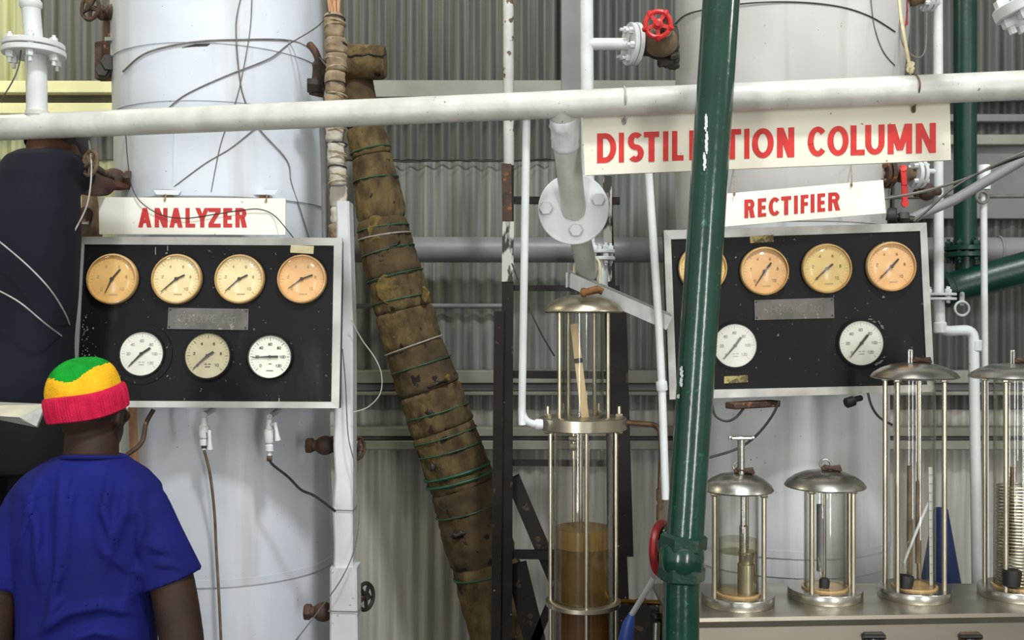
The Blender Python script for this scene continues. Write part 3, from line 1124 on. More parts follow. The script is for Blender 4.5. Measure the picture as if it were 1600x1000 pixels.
b.free()
hx0, hx1 = on_header(910), on_header(1484)
dx0, dx1 = hx0.y + .03, hx1.y + .03
sD = sign('large cream DISTILLATION COLUMN sign in red capitals hung under the white header pipe', [(910, 182), (1484, 160), (1486, 250), (914, 274)], (dx0, dx1, dx1, dx0),
          [('D', 933, 963), ('I', 967, 975), ('S', 980.5, 1006), ('T', 1006, 1030), ('I', 1036, 1044), ('L', 1050, 1068), ('L', 1077, 1096), ('A', 1098, 1127), ('T', 1130, 1158), ('I', 1163, 1171),
           ('O', 1175, 1209), ('N', 1214, 1241), ('C', 1262, 1290), ('O', 1293, 1326), ('L', 1329, 1351), ('U', 1352, 1382), ('M', 1387, 1425), ('N', 1431, 1462)],
          lambda x: 208.5 - (x - 935) * .0312, lambda x: 255 - (x - 935) * .0308, M['sign_cream'], .012, 9.2, None)
for px, py in ((975, 186), (1427, 167)):
    h = on_header(px)
    q = sD[5](px, py + 4) + sD[4] * .003
    b = B()
    pts = [q + V((0, 0, -.004)), V((h.x, h.y - .041, h.z - .008)), V((h.x, h.y - .036, h.z + .02)), V((h.x, h.y, h.z + .041)), V((h.x + .006, h.y + .036, h.z + .02)), q + V((.004, .008, .0))]
    tube(b, spline(pts, 5), .0022, 6)
    ell(b, q, (.006, .004, .010))
    obj('hanging_wire', b, M['wire_light'] if px < 1000 else M['rust_tan'], sD[0])
for s, px, py, topy in ((sR, 1147, 303, 262), (sR, 1330, 289, 258), (sA, 258, 312, 304), (sA, 416, 314, 304)):
    q = s[5](px, py) + s[4] * .003
    top = onR(px, topy) if s is sR else onL(px, topy)
    b = B()
    tube(b, spline([q, q + V((.002, .004, .015)), top], 4), .0018, 6)
    ell(b, q, (.004, .003, .006), n=10)
    obj('hanging_wire', b, M['twine'], s[0])

# ------------------------------------------------------------------ white header pipe with its riser, branch and flanges
RH = 0.0372


def flange(par, c, axis, r, h, nb, rb, rbolt, m, name='flange', hb=.014, side=1, both=True, start=0.3):
    axis = V(axis).normalized()
    u, w = frame(axis)
    b = B()
    disc(b, c, axis, r, h, 40, min(.002, h * .2))
    f = obj(name, b, M[m], par)
    for k in range(nb):
        a = start + 2 * PI * k / nb
        p = V(c) + (u * math.cos(a) + w * math.sin(a)) * rb
        b = B()
        hexn(b, p + axis * side * (h / 2 + hb / 2), axis, rbolt, hb)
        if both:
            hexn(b, p - axis * side * (h / 2 + hb / 2), axis, rbolt, hb)
            cyl(b, p - axis * (h / 2 + hb * 1.8), p + axis * (h / 2 + hb * 1.6), rbolt * .5, 8)
        obj('bolt', b, M[m], f)
    return f


hd = thing('header_pipe', 'white horizontal header pipe crossing the whole picture above both panels', 'pipe')
b = B()
cyl(b, HE0, HE1, RH, 32)
obj('pipe', b, M['header'], hd)
# riser at the far left with the flange seen from below
h = on_header(58)
b = B()
top = P(46, -60, h.y)
tube(b, [h, P(57, 110, h.y), P(55, 88, h.y)], S(15.5, h.y), 24)
obj('riser', b, M['white'], hd)
b = B()
tube(b, [P(53, 66, h.y), P(48, 10, h.y), top], S(14, h.y), 24)
lathe(b, [(S(14, h.y), -.012), (S(17, h.y), -.004), (S(17, h.y), .008), (S(14, h.y), .016)], P(48, 8, h.y), (0, 0, 1), 24, False)
obj('riser', b, M['white'], hd)
flange(hd, P(53, 83, h.y), (.01, 0.02, 1), S(47, h.y), .016, 6, S(36, h.y), .012, 'white', hb=.018)
flange(hd, P(52.5, 72, h.y), (.01, 0.02, 1), S(46, h.y), .016, 6, S(36, h.y), .011, 'white', hb=.012)
b = B()
annulus(b, h + V((0, 0, RH)), (0, 0, 1), S(17.5, h.y), S(14, h.y), .012)
obj('weld_bead', b, M['header'], hd)
# sloping branch pipe down to the sight glass
h = on_header(878)
f0 = P(896, 327, 2.985)
e0 = P(919, 428, 3.17)
b = B()
ax = (f0 - h).normalized()
cyl(b, h, f0 + ax * .01, .0365, 28)
obj('branch_pipe', b, M['header'], hd)
b = B()
cyl(b, f0 - ax * .01, e0, .0325, 28)
obj('branch_pipe', b, M['header'], hd)
R.seed(11)
b = B()
n = 40
rl = []
for i in range(13):
    s = .035 + i * .0085
    rl.append([])
    uu, ww = frame(ax)
    for k in range(n):
        a = 2 * PI * k / n
        c = h + ax * s
        p = (uu * math.cos(a) + ww * math.sin(a))
        lump = noise.noise(V((p.x * 2.4, p.y * 2.4, s * 42))) * .0065 + noise.noise(V((p.x * 6, p.z * 6, s * 110))) * .004
        rr = .0385 + max(0, lump) * (1 if 0 < i < 12 else 0) - (.004 if i in (0, 12) else 0)
        rl[-1].append(c + p * rr)
rings(b, rl)
obj('plastered_joint', b, M['white_clean'], hd, angle=70)
nrm = V((0.06, 1, 0.04)).normalized()
fl0 = f0
b = B()
disc(b, fl0, nrm, .103, .018, 56, .002)
fo = obj('flange', b, M['white_clean'], hd)
for px, py in ((853, 326), (935, 312), (900, 360), (893, 283)):
    p = on_plane(px, py, fl0 - nrm * .014, nrm)
    b = B()
    hexn(b, p - nrm * .004, nrm, .0195, .017)
    cyl(b, p, p + nrm * .05, .008, 10)
    obj('bolt', b, M['white_clean'], fo)
b = B()
disc(b, fl0 + nrm * .020, nrm, .101, .016, 56, .002)
obj('flange', b, M['white'], hd)

# hanging white rod left of the sight glass
t = thing('vent_pipe', 'thin white pipe dropping from the header and bending into the sight glass flange', 'pipe')
b = B()
hh = on_header(823)
tube(b, bend([P(823, 176, hh.y + .02), P(815.5, 640, 3.02), P(816, 662, 3.02), P(846, 663, 3.04)], .045), S(6, 3.0), 14)
obj('pipe', b, M['white_clean'], t)
b = B()
box(b, P(823, 178, hh.y + .02), (.05, .03, .008), None, .002)
obj('end_plate', b, M['white'], t)
b = B()
lathe(b, [(S(7.5, 3.0), -.012), (S(8.5, 3.0), -.006), (S(8.5, 3.0), .006), (S(7.5, 3.0), .012)], P(842, 663, 3.04), (1, .03, 0), 16)
obj('union', b, M['white_clean'], t)

# white riser with gate valve
t = thing('riser_pipe', 'upright white pipe with a flanged side branch running into the red-wheeled valve', 'pipe')
D = 3.42
b = B()
tube(b, [P(916, -60, D), P(919, 395, D)], S(10.5, D), 20)
obj('pipe', b, M['white'], t)
b = B()
cyl(b, P(918, 69, D), P(982, 69, D), S(9.5, D), 20)
obj('branch', b, M['white'], t)
flange(t, P(985, 69, D), (1, .28, 0), S(33, D), .016, 6, S(24, D), .0115, 'white', hb=.014)
flange(t, P(993, 69, D), (1, .28, 0), S(33, D), .014, 0, 0, 0, 'white')
flange(t, P(941, 393, D), (0, 0, 1), S(20, D), .012, 4, S(14, D), .010, 'white', hb=.014)
flange(t, P(941, 404, D), (0, 0, 1), S(20, D), .012, 4, S(14, D), .008, 'white', hb=.01)
b = B()
tube(b, [P(941, 400, D), P(941, 470, D)], S(9, D), 16)
obj('pipe', b, M['white'], t)


def wheel(par, c, axis, r, m, spokes=5, knobs=True, tube_r=.008, hub=.014, name='handwheel'):
    axis = V(axis).normalized()
    u, w = frame(axis)
    b = B()
    torus(b, c, axis, r, tube_r, 36, 8)
    for k in range(spokes):
        a = PI / 2 + 2 * PI * k / spokes
        dvec = u * math.cos(a) + w * math.sin(a)
        beam(b, V(c) + dvec * hub * .6, V(c) + dvec * r, tube_r * 1.5, tube_r * 1.2, axis)
        if knobs:
            tube(b, [V(c) + dvec * r * .95, V(c) + dvec * r * 1.15, V(c) + dvec * r * 1.32], [tube_r * 1.6, tube_r * 1.3, tube_r * .55], 8)
    lathe(b, [(hub, -.012), (hub, .008), (hub * .55, .012), (hub * .5, .022), (0, .022)], c, -axis, 16)
    return obj(name, b, M[m], par)


t = thing('gate_valve', 'dirty black gate valve with a red star-knobbed handwheel beside the rectifier column', 'valve')
vc = P(1030, 72, 3.42)
b = B()
ell(b, vc, (.05, .05, .045))
cyl(b, vc - V((.06, .015, 0)), vc + V((.055, .01, 0)), .036, 20)
obj('body', b, M['black_iron'], t)
b = B()
lathe(b, [(.05, 0), (.056, .008), (.054, .03), (.036, .05), (.03, .08), (.014, .085), (.012, .13)], vc + V((0, -.02, 0)), V((-.02, -1, .36)), 24)
obj('bonnet', b, M['rust_tan'], t)
whc = P(1028, 38, 3.27)
wheel(t, whc, (vc + V((0, 0, .05)) - whc), S(19.5, 3.27), 'red', 5, True, .008, .017)
for q, s in (((1048, 62), .05), ((1052, 92), .036)):
    b = B()
    c = P(q[0], q[1], 3.44)
    disc(b, c, (1, .25, 0), s, .018, 20)
    hexn(b, c + V((-.01, -.03, .035)), (1, .2, 0), .010, .05)
    hexn(b, c + V((-.01, -.03, -.03)), (1, .2, 0), .010, .05)
    obj('valve_flange', b, M['black_iron'], t)
b = B()
hexn(b, P(1040, 97, 3.40), (1, .3, .2), .016, .05)
hexn(b, P(1052, 88, 3.39), (1, .3, .2), .013, .03)
obj('drain_plug', b, M['black_iron'], t)

# ------------------------------------------------------------------ angle bracket that clamps the branch pipe
t = thing('angle_bracket', 'grey galvanised angle bracket clamped under the sloping branch pipe by a U-bolt', 'bracket')
ba, bb = P(888, 436, 3.12), P(1046, 505, 3.06)
tv = (bb - ba).normalized()
up = V((0, -1, 0))
sv = tv.cross(V((0, 1, 0))).normalized()
if sv.z < 0:
    sv = -sv
b = B()
prism(b, [ba - sv * .022, bb - sv * .022, bb + sv * .016, ba + sv * .016], (0, .004, 0))
prism(b, [ba + sv * .016, bb + sv * .016, bb + sv * .016 + V((0, .042, .012)), ba + sv * .016 + V((0, .042, .012))], sv * .004)
obj('angle_iron', b, M['galv'], t, smooth=False)
b = B()
p = ba + tv * .0 - sv * .004 + V((-.004, -.004, 0))
box(b, p, (.006, .03, .045))
obj('end_tab', b, M['galv'], t, smooth=False)
for px, py, r in ((1014, 495, .009), (1035, 506, .007)):
    c = on_plane(px, py, ba, V((0, 1, 0)))
    b = B()
    hexn(b, c - V((0, .004, 0)), (0, 1, 0), r, .008)
    obj('bolt', b, M['galv'] if r > .008 else M['white_clean'], t)
b = B()
uc = e0 - ax * .05
q1, q2 = P(897, 432, 3.135), P(937, 448, 3.135)
tube(b, spline([q1 - V((0, 0, .02)), q1, P(899, 412, 3.15), P(917, 398, 3.155), P(936, 410, 3.15), q2, q2 - V((0, 0, .02))], 6), .0042, 8)
obj('u_bolt', b, M['sticker'], t)
b = B()
hexn(b, q1 - V((0, 0, .012)), (0, 0, 1), .010, .012)
hexn(b, q2 - V((0, 0, .012)), (0, 0, 1), .010, .012)
obj('nut', b, M['galv'], t)

# ------------------------------------------------------------------ tall sight glass
D = 3.1
cx = 911


def zc(py, d=None):
    return zat(py, d or D)


X0 = (cx - 800) / F * D
t = thing('sight_glass', 'tall glass sight column holding brown liquid between steel rings beside the dark tower', 'sight glass')
O = V((X0, D, 0))
r1, r2 = S(32.5, D), S(46.5, D)
b = B()
hw = S(62, D)
zb = zc(487)
lathe(b, [(hw * .95, zb - .004), (hw, zb), (hw * .99, zb + .006), (hw * .86, zb + .024), (hw * .64, zb + .040), (hw * .34, zb + .050), (0, zb + .052)], O, (0, 0, 1), 56)
obj('lid', b, M['steel_warm'], t)
zr = zc(661)
b = B()
lathe(b, [(S(66.5, D), zr - .0185), (S(68, D), zr - .0165), (S(68, D), zr + .0165), (S(66.5, D), zr + .0185)], O, (0, 0, 1), 64)
obj('ring_flange', b, M['steel_warm'], t)
zr2 = zc(941)
b = B()
lathe(b, [(S(57, D), zr2 - .008), (S(58.5, D), zr2 - .006), (S(58.5, D), zr2 + .006), (S(57, D), zr2 + .008)], O, (0, 0, 1), 64)
obj('ring_flange', b, M['steel_warm'], t)


def glass_tube(par, o, r, z0, z1, n=48, th=.0035, name='glass_tube'):
    b = B()
    rl = []
    for (rr, z) in ((r, z0), (r, z1), (r - th, z1), (r - th, z0), (r, z0)):
        rl.append([V((o.x + rr * math.cos(2 * PI * k / n), o.y + rr * math.sin(2 * PI * k / n), z)) for k in range(n)])
    rings(b, rl, True, False, False)
    return obj(name, b, M['glass'], par)


glass_tube(t, O, r1, zr + .0185, zb - .004)
glass_tube(t, O, r2, zr2 + .008, zr - .0185)
glass_tube(t, O, r2, 0.62, zr2 - .008)
for a in (205, 335, 60, 120):
    b = B()
    rr = S(41.5, D)
    p = O + V((rr * math.cos(math.radians(a)), rr * math.sin(math.radians(a)), 0))
    cyl(b, p + V((0, 0, zr)), p + V((0, 0, zb)), .0062, 12)
    obj('tie_rod', b, M['steel_warm'], t)
for a in (183, 272, 357, 90):
    for z0, z1 in ((zr2, zr), (.62, zr2)):
        b = B()
        rr = S(51, D)
        p = O + V((rr * math.cos(math.radians(a)), rr * math.sin(math.radians(a)), 0))
        cyl(b, p + V((0, 0, z0)), p + V((0, 0, z1)), .0062, 12)
        obj('tie_rod', b, M['steel_warm'], t)
for a in (188, 352, 60, 120):
    rr = S(56, D)
    p = O + V((rr * math.cos(math.radians(a)), rr * math.sin(math.radians(a)), zr))
    b = B()
    cyl(b, p - V((0, 0, .03)), p + V((0, 0, .052)), .006, 10)
    hexn(b, p + V((0, 0, .024)), (0, 0, 1), .012, .012)
    hexn(b, p - V((0, 0, .024)), (0, 0, 1), .012, .012)
    obj('flange_bolt', b, M['steel_warm'], t)
zl = zc(853)
zf = zc(824)
b = B()
lathe(b, [(r2 - .0045, zr2 + .008), (r2 - .0045, zl)], O, (0, 0, 1), 40)
obj('liquid', b, M['liquid'], t, label='amber brown liquid')
b = B()
lathe(b, [(r2 - .0045, zl + .0005), (r2 - .0045, zf)], O, (0, 0, 1), 40)
obj('foam', b, M['foam'], t, label='lighter tan layer on the liquid')
b = B()
lathe(b, [(r2 - .0045, .622), (r2 - .0045, zr2 - .009)], O, (0, 0, 1), 40)
obj('liquid', b, M['liquid_dark'], t, label='dark brown liquid')
b = B()
p0, p1 = P(897, 506, D), P(914, 652, D - .01)
beam(b, p0, p1, S(12, D), .006)
st = obj('wooden_strip', b, M['cream_wood'], t, smooth=False, label='cream wooden strip')
b = B()
beam(b, P(903.2, 560, D - .004), P(904, 567, D - .005), S(13.5, D), .010)
obj('dark_band', b, M['black_iron'], st, smooth=False)
b = B()
q = P(897, 680, D)
cyl(b, q + V((0, 0, .04)), P(897, 815, D), .005, 10)
hexn(b, q + V((0, 0, -.01)), (0, 0, 1), .018, .016)
hexn(b, q + V((0, 0, -.035)), (0, 0, 1), .013, .022)
cyl(b, q + V((0, 0, .04)), q - V((0, 0, .07)), .010, 12)
obj('dip_rod', b, M['steel_warm'], t)
b = B()
cyl(b, P(920, 690, D), P(918, 830, D), .0035, 8)
obj('glass_rod', b, M['steel'], t)
b = B()
lathe(b, [(.11, 0), (.11, .02), (.05, .03), (.05, .58), (.10, .60), (.10, .622)], O, (0, 0, 1), 32)
obj('pedestal', b, M['steel_warm'], t)

b = B()
c = P(926, 455, 2.995)
tube(b, [P(907, 457, 3.0), P(918, 456, 2.995), P(934, 452, 2.99), P(942, 456, 2.99)], [.007, .011, .012, .010], 12)
lathe(b, [(.011, -.008), (.014, -.004), (.014, .004), (.011, .008)], P(912, 457, 3.0), (1, 0, 0), 12)
solo('rusty_fitting', b, M['rust_orange'], 'short rusty orange pipe fitting lying on the sight glass lid', 'fitting')

# brown copper line to the right of the flange and white pipe
t = thing('copper_line', 'thin brown copper tube leaving the right of the sight glass flange and turning down', 'tube')
b = B()
tube(b, bend([P(978, 660, D), P(1030, 664, D + .02), P(1034, 700, D + .02), P(1031, 775, D + .02)], .03), S(4.2, D), 12)
obj('tube', b, M['copper'], t)
b = B()
lathe(b, [(.008, -.05), (.013, -.045), (.013, 0), (.010, .004), (.010, .012), (.013, .016), (.013, .05)], P(1032, 790, D + .02), (0, 0, 1), 12)
obj('compression_fitting', b, M['rust_tan'], t)

t = thing('drop_pipe', 'thin white pipe running down beside the left edge of the RECTIFIER panel', 'pipe')
b = B()
D2 = 3.05
tube(b, [P(1013, 262, D2), P(1029, 500, D2), P(1034, 600, D2), P(1040, 780, D2)], S(6.3, D2), 14)
obj('pipe', b, M['white_clean'], t)
b = B()
lathe(b, [(S(8.5, D2), -.014), (S(9, D2), -.01), (S(9, D2), .01), (S(8.5, D2), .014)], P(1034, 603, D2), (.1, 0, -1), 14)
obj('coupling', b, M['white_clean'], t)
b = B()
ell(b, P(1012, 174, D2), (S(9, D2), S(9, D2), S(4, D2)))
cyl(b, P(1012, 174, D2), P(1013, 264, D2), S(6, D2), 12)
obj('upper_length', b, M['white'], t)

# ------------------------------------------------------------------ dark lattice tower
T = 3.95
t = thing('lattice_tower', 'dark brown steel lattice tower with flaking paint behind the tall sight glass', 'tower')
b = B()
prism(b, [P(785, 256, T), P(803, 258, T), P(800, 1010, T), P(782, 1010, T)], (0, .05, 0))
obj('rail', b, M['dark_steel'], t, smooth=False)
b = B()
prism(b, [P(783, 255, T - .006), P(799, 256, T - .006), P(800, 345, T - .006), P(785, 345, T - .006)], (0, .008, 0))
obj('rust_patch_plate', b, M['rust'], t, smooth=False)
b = B()
prism(b, [P(785, 346, T - .004), P(803, 346, T - .004), P(802, 440, T - .004), P(784, 440, T - .004)], (0, .006, 0))
obj('flaking_paint_plate', b, M['flaked'], t, smooth=False)
b = B()
prism(b, [P(772, 486, T - .02), P(787, 486, T - .02), P(782, 1010, T - .02), P(767, 1010, T - .02)], (0, .04, 0))
obj('rail', b, M['dark_steel'], t, smooth=False)
b = B()
prism(b, [P(944, 275, T), P(955, 275, T), P(966, 560, T), P(986, 1010, T), P(952, 1010, T), P(948, 560, T)], (0, .05, 0))
obj('rail', b, M['dark_steel'], t, smooth=False)
b = B()
prism(b, [P(943, 276, T - .004), P(956, 276, T - .004), P(956, 440, T - .004), P(943, 440, T - .004)], (0, .006, 0))
obj('flaking_paint_plate', b, M['flaked'], t, smooth=False)
b = B()
prism(b, [P(952, 488, T - .01), P(979, 488, T - .01), P(985, 700, T - .01), P(990, 870, T - .01), P(964, 870, T - .01), P(956, 700, T - .01)], (0, .04, 0))
obj('rail', b, M['dark_steel'], t, smooth=False)
for y, h in ((313, 11), (450, 9), (585, 12), (723, 9), (866, 13)):
    b = B()
    beam(b, P(796, y, T + .03), P(968, y + 1, T + .03), S(h, T), .03)
    obj('rung', b, M['dark_steel'], t, smooth=False)
for a, c, w in (((800, 745), (868, 905), 24), ((806, 880), (838, 1010), 34), ((872, 915), (832, 1010), 14)):
    b = B()
    beam(b, P(*a, T + .06), P(*c, T + .06), S(w, T), .012)
    obj('brace', b, M['dark_steel'], t, smooth=False)
for px in (795, 960):
    b = B()
    beam(b, P(px, 1000, T + .025), V((P(px, 1000, T).x, T + .025, 0)), .05, .05)
    obj('tower_foot', b, M['dark_steel'], t, smooth=False)
b = B()
tube(b, [P(794, -40, T + .02), P(795, 262, T + .02)], S(8.5, T), 12, True, lambda i, a: 1)
solo('white_post', b, M['flaked_white'], 'narrow chipped white post standing on the left rail of the dark tower', 'post')
b = B()
box(b, (P(890, 60, WALLD).x, WALLD - .07, zat(60, WALLD) - .1), (S(30, WALLD), .10, 1.1), None, .004)
o = obj('trim_30', b, M['girt_grey'], smooth=False)
o['kind'] = 'structure'

# ------------------------------------------------------------------ leaning brown lagged pipe
t = thing('lagged_pipe', 'thick leaning brown pipe lagged like tree bark and tied with green cord', 'pipe')
TD = 4.36
cl = [(553, 100, 24), (568, 190, 28), (583, 255, 33), (601, 370, 41), (622, 450, 45), (640, 520, 46), (668, 600, 49), (692, 670, 50), (722, 760, 52), (752, 860, 53), (790, 1000, 53), (830, 1150, 53)]
pts = [P(x, y, TD) for x, y, r in cl]
rad = [S(r, TD - .1) for x, y, r in cl]
sp = spline(pts, 8)
rs = []
for i in range(len(sp)):
    k = i / 8
    a = int(min(k, len(rad) - 2))
    rs.append(rad[a] + (rad[min(a + 1, len(rad) - 1)] - rad[a]) * (k - a))


def barky(i, a):
    p = sp[i]
    return 1 + .09 * noise.noise(V((math.cos(a) * 2.2, math.sin(a) * 2.2, p.z * 7))) + .035 * noise.noise(V((math.cos(a) * 6, math.sin(a) * 6, p.z * 22)))


cuts = [0, 9, 15, 22, 30, 36, 42, 49, 56, 64, 73, len(sp) - 1]
for ci in range(len(cuts) - 1):
    i0, i1 = cuts[ci], cuts[ci + 1]
    b = B()
    seg = sp[i0:i1 + 1]
    k = 5
    fine = spline(seg, 3)
    rr = []
    for j in range(len(fine)):
        q = j / 3 + i0
        a = int(min(q, len(rs) - 2))
        base = rs[a] + (rs[min(a + 1, len(rs) - 1)] - rs[a]) * (q - a)
        e = min(j, len(fine) - 1 - j)
        rr.append(base * (1 + .012 * (ci % 2)) - (.008 if e == 0 else (.003 if e == 1 else 0)))
    tube(b, fine, rr, 64, True, lambda i, a, fine=fine: 1 + .08 * noise.noise(V((math.cos(a) * 2.2, math.sin(a) * 2.2, fine[i].z * 7))) + .05 * noise.noise(V((math.cos(a) * 6, math.sin(a) * 6, fine[i].z * 24))) + .022 * noise.noise(V((math.cos(a) * 14, math.sin(a) * 14, fine[i].z * 70))))
    obj('lagging', b, M['bark'] if ci % 3 else M['bark_dark'], t, angle=60)
for y, dy in ((232, 4), (284, 4), (352, -8), (372, -22), (395, 8), (432, -10), (470, -16), (542, 6), (575, -18), (640, -28), (680, -18), (705, -32), (738, -20), (748, -26), (792, -12), (888, -16), (900, -4)):
    # a cord loop around the lagging, sloping a little
    best = min(range(len(sp)), key=lambda i: abs((500 + (CAMZ - sp[i].z) / sp[i].y * F) - y))
    best = max(1, min(len(sp) - 2, best))
    tan = (sp[best + 1] - sp[best - 1]).normalized()
    ax2 = (tan + V((-dy / 110, 0, 0)).cross(V((0, 1, 0))) * -.8).normalized()
    b = B()
    u, w = frame(ax2)
    u = u - tan * 0
    ring = []
    for k in range(41):
        a = 2 * PI * k / 40
        dvec = (u * math.cos(a) + w * math.sin(a))
        dp = dvec - tan * dvec.dot(tan)
        ring.append(sp[best] + dvec * (rs[best] * 1.035 / max(.5, dp.length)))
    tube(b, ring, .0036 if y not in (738, 748) else .007, 6, False)
    obj('green_cord', b, M['green_cord'] if y not in (372, 542) else M['wire_light'], t)
for px, py, rx, ry in ((606, 452, 18, 22), (588, 360, 15, 24), (664, 460, 6, 12), (700, 590, 6, 5)):
    b = B()
    i = min(range(len(sp)), key=lambda i: abs((500 + (CAMZ - sp[i].z) / sp[i].y * F) - py))
    d = sp[i].y - rs[i] * .93
    c = P(px, py, d)
    ell(b, c, (S(rx, d), .009, S(ry, d)), None, 28)
    for v in b.verts:
        v.co += V((noise.noise(v.co * 40), noise.noise(v.co * 40 + V((5, 0, 0))), noise.noise(v.co * 40 + V((0, 9, 0))))) * .012
    obj('lichen_patch', b, M['moss'], t, angle=80)
for px, py, rx, ry, an in ((682, 600, 20, 3, 18), (671, 645, 7, 11, 10), (716, 835, 14, 4, 12), (612, 385, 16, 3, 25), (676, 730, 4, 8, 0)):
    b = B()
    i = min(range(len(sp)), key=lambda i: abs((500 + (CAMZ - sp[i].z) / sp[i].y * F) - py))
    d = sp[i].y - rs[i] * .95
    ell(b, P(px, py, d), (S(rx, d), .012, S(ry, d)), Matrix.Rotation(-math.radians(an), 3, 'Y'), 24)
    for v in b.verts:
        v.co += V((noise.noise(v.co * 45), 0, noise.noise(v.co * 45 + V((0, 9, 0))))) * .011
    obj('bark_hole', b, M['black_iron'], t)
t2 = thing('lagged_stub', 'short brown bark-lagged pipe end against the wall beside the cloth-wrapped pipe', 'pipe')
b = B()
fine = [P(530 + 6 * k, 97, 4.3) for k in range(13)]
tube(b, fine, [S(27, 4.3)] * 12 + [S(24, 4.3)], 28, True, lambda i, a: 1 + .12 * noise.noise(V((math.cos(a) * 2.5, math.sin(a) * 2.5, i * .35))))
obj('lagging', b, M['bark'], t2, angle=60)
b = B()
tube(b, [P(534 + 70 * k / 10, 86 + R.uniform(-3, 3), 4.3 - S(27, 4.3)) for k in range(11)], .004, 6)
obj('cord', b, M['black_iron'], t2)

# ------------------------------------------------------------------ cloth wrapped pipe and white casing
t = thing('wrapped_pipe', 'upright pipe wrapped in tan cloth and twine with a frayed top', 'pipe')
WD = 3.2
b = B()
bands = [(22, 60, 'wrap', 15), (60, 84, 'wrap', 17), (84, 112, 'wrap', 16), (112, 148, 'wrap', 15), (148, 196, 'wrap', 15), (196, 222, 'wrap_white', 13), (222, 258, 'wrap_white', 13), (258, 290, 'wrap_white', 13), (290, 324, 'wrap_white', 13), (324, 350, 'wrap_white', 12), (350, 374, 'wrap', 12)]
b.free()
for bi, (y0, y1, mk, r) in enumerate(bands):
    b = B()
    m = 9
    pp = [P(523 + 2.5 * math.sin(bi) + 6 * (y0 + (y1 - y0) * k / m) / 320 - 2, y0 + (y1 - y0) * k / m, WD + (.045 if y0 >= 290 else 0)) for k in range(m + 1)]
    rr = [S(r, WD) * (.86 if k in (0, m) else 1) for k in range(m + 1)]
    tube(b, pp, rr, 24, True, lambda i, a: 1 + .16 * noise.noise(V((math.cos(a) * 1.6, math.sin(a) * 1.6, i * .5 + bi * 7))))
    obj('cloth_band', b, M[mk], t, angle=70)
for k, y in enumerate((30, 36, 42, 70, 95, 108, 132, 150, 205, 226, 240, 248, 262, 275, 286)):
    b = B()
    torus(b, P(523 + 6 * y / 320 + (1 if k % 2 else -1), y, WD), (.18 * math.sin(k * 2.1), .15, 1), S(16 if y < 190 else 14, WD), .0028, 20, 5)
    obj('twine', b, M['twine'] if k % 3 else M['wire_dark'], t)
b = B()
tube(b, [P(522, -30, WD), P(521, 24, WD)], [S(9, WD), S(7, WD)], 12)
for k in range(10):
    q = P(514 + R.uniform(0, 16), 22, WD - .02)
    tube(b, [q, q + V((R.uniform(-.01, .01), -.005, .05)), q + V((R.uniform(-.02, .02), -.008, .09))], .0015, 5)
obj('frayed_rope', b, M['fray'], t)

t = thing('white_casing', 'tall white sheet-metal casing standing beside the analyzer panel below the wrapped pipe', 'casing')
for (x0, x1, x2, x3, y0, y1, dd) in ((524, 545, 551, 521, 314, 892, 0), (515, 557, 560, 513, 888, 1560, -.012)):
    b = B()
    D3 = 3.215 + dd
    m = 12
    rl = []
    for k in range(m + 1):
        f = k / m
        y = y0 + (y1 - y0) * f
        xa = x0 + (x3 - x0) * min(1, f * 1.2) + (2.2 * math.sin(k * 2.3) if 0 < k < m and y1 < 1000 else 0)
        xb = x1 + (x2 - x1) * min(1, f * 3)
        p, q = P(xa, y, D3), P(xb, y, D3)
        e = .006
        rl.append([p + V((0, .006, 0)), p + V((e, 0, 0)), q - V((e, 0, 0)), q + V((0, .006, 0)), q + V((.0, .085, 0)), p + V((.0, .085, 0))])
    rings(b, rl)
    obj('sheet_metal_cover', b, M['clad'], t, angle=30)
for y in (797, 955):
    b = B()
    x0, x1, dd = (523, 551, 0) if y < 890 else (513, 560, -.012)
    p, q = P(x0, y, 3.21 + dd), P(x1, y + 1, 3.21 + dd)
    tube(b, [p + V((-.001, .09, 0)), p, q, q + V((.001, .09, 0))], .0018, 6)
    obj('binding_wire', b, M['wire'], t)

# ------------------------------------------------------------------ hand valves behind the casing and left of the column
def hand_valve(label, body, bd, whl, wd, wr, axis, m='rust', wm='black_iron', bore=.026, blen=.05):
    t = thing('hand_valve', label, 'valve')
    bc, wc = P(*body, bd), P(*whl, wd)
    b = B()
    ell(b, bc, (bore * 1.3, bore * 1.3, bore * 1.2), None, 16)
    cyl(b, bc - V((blen, 0, 0)), bc + V((blen, 0, 0)), bore * .7, 14)
    hexn(b, bc - V((blen, 0, 0)), (1, 0, 0), bore, .022)
    hexn(b, bc + V((blen, 0, 0)), (1, 0, 0), bore, .022)
    obj('body', b, M[m], t)
    b = B()
    lathe(b, [(bore * .8, 0), (bore * .8, .03), (.009, .035), (.009, (wc - bc).length)], bc, wc - bc, 14)
    obj('stem', b, M[m], t)
    wheel(t, wc, axis, wr, wm, 5, False, wr * .16, wr * .28)
    return t


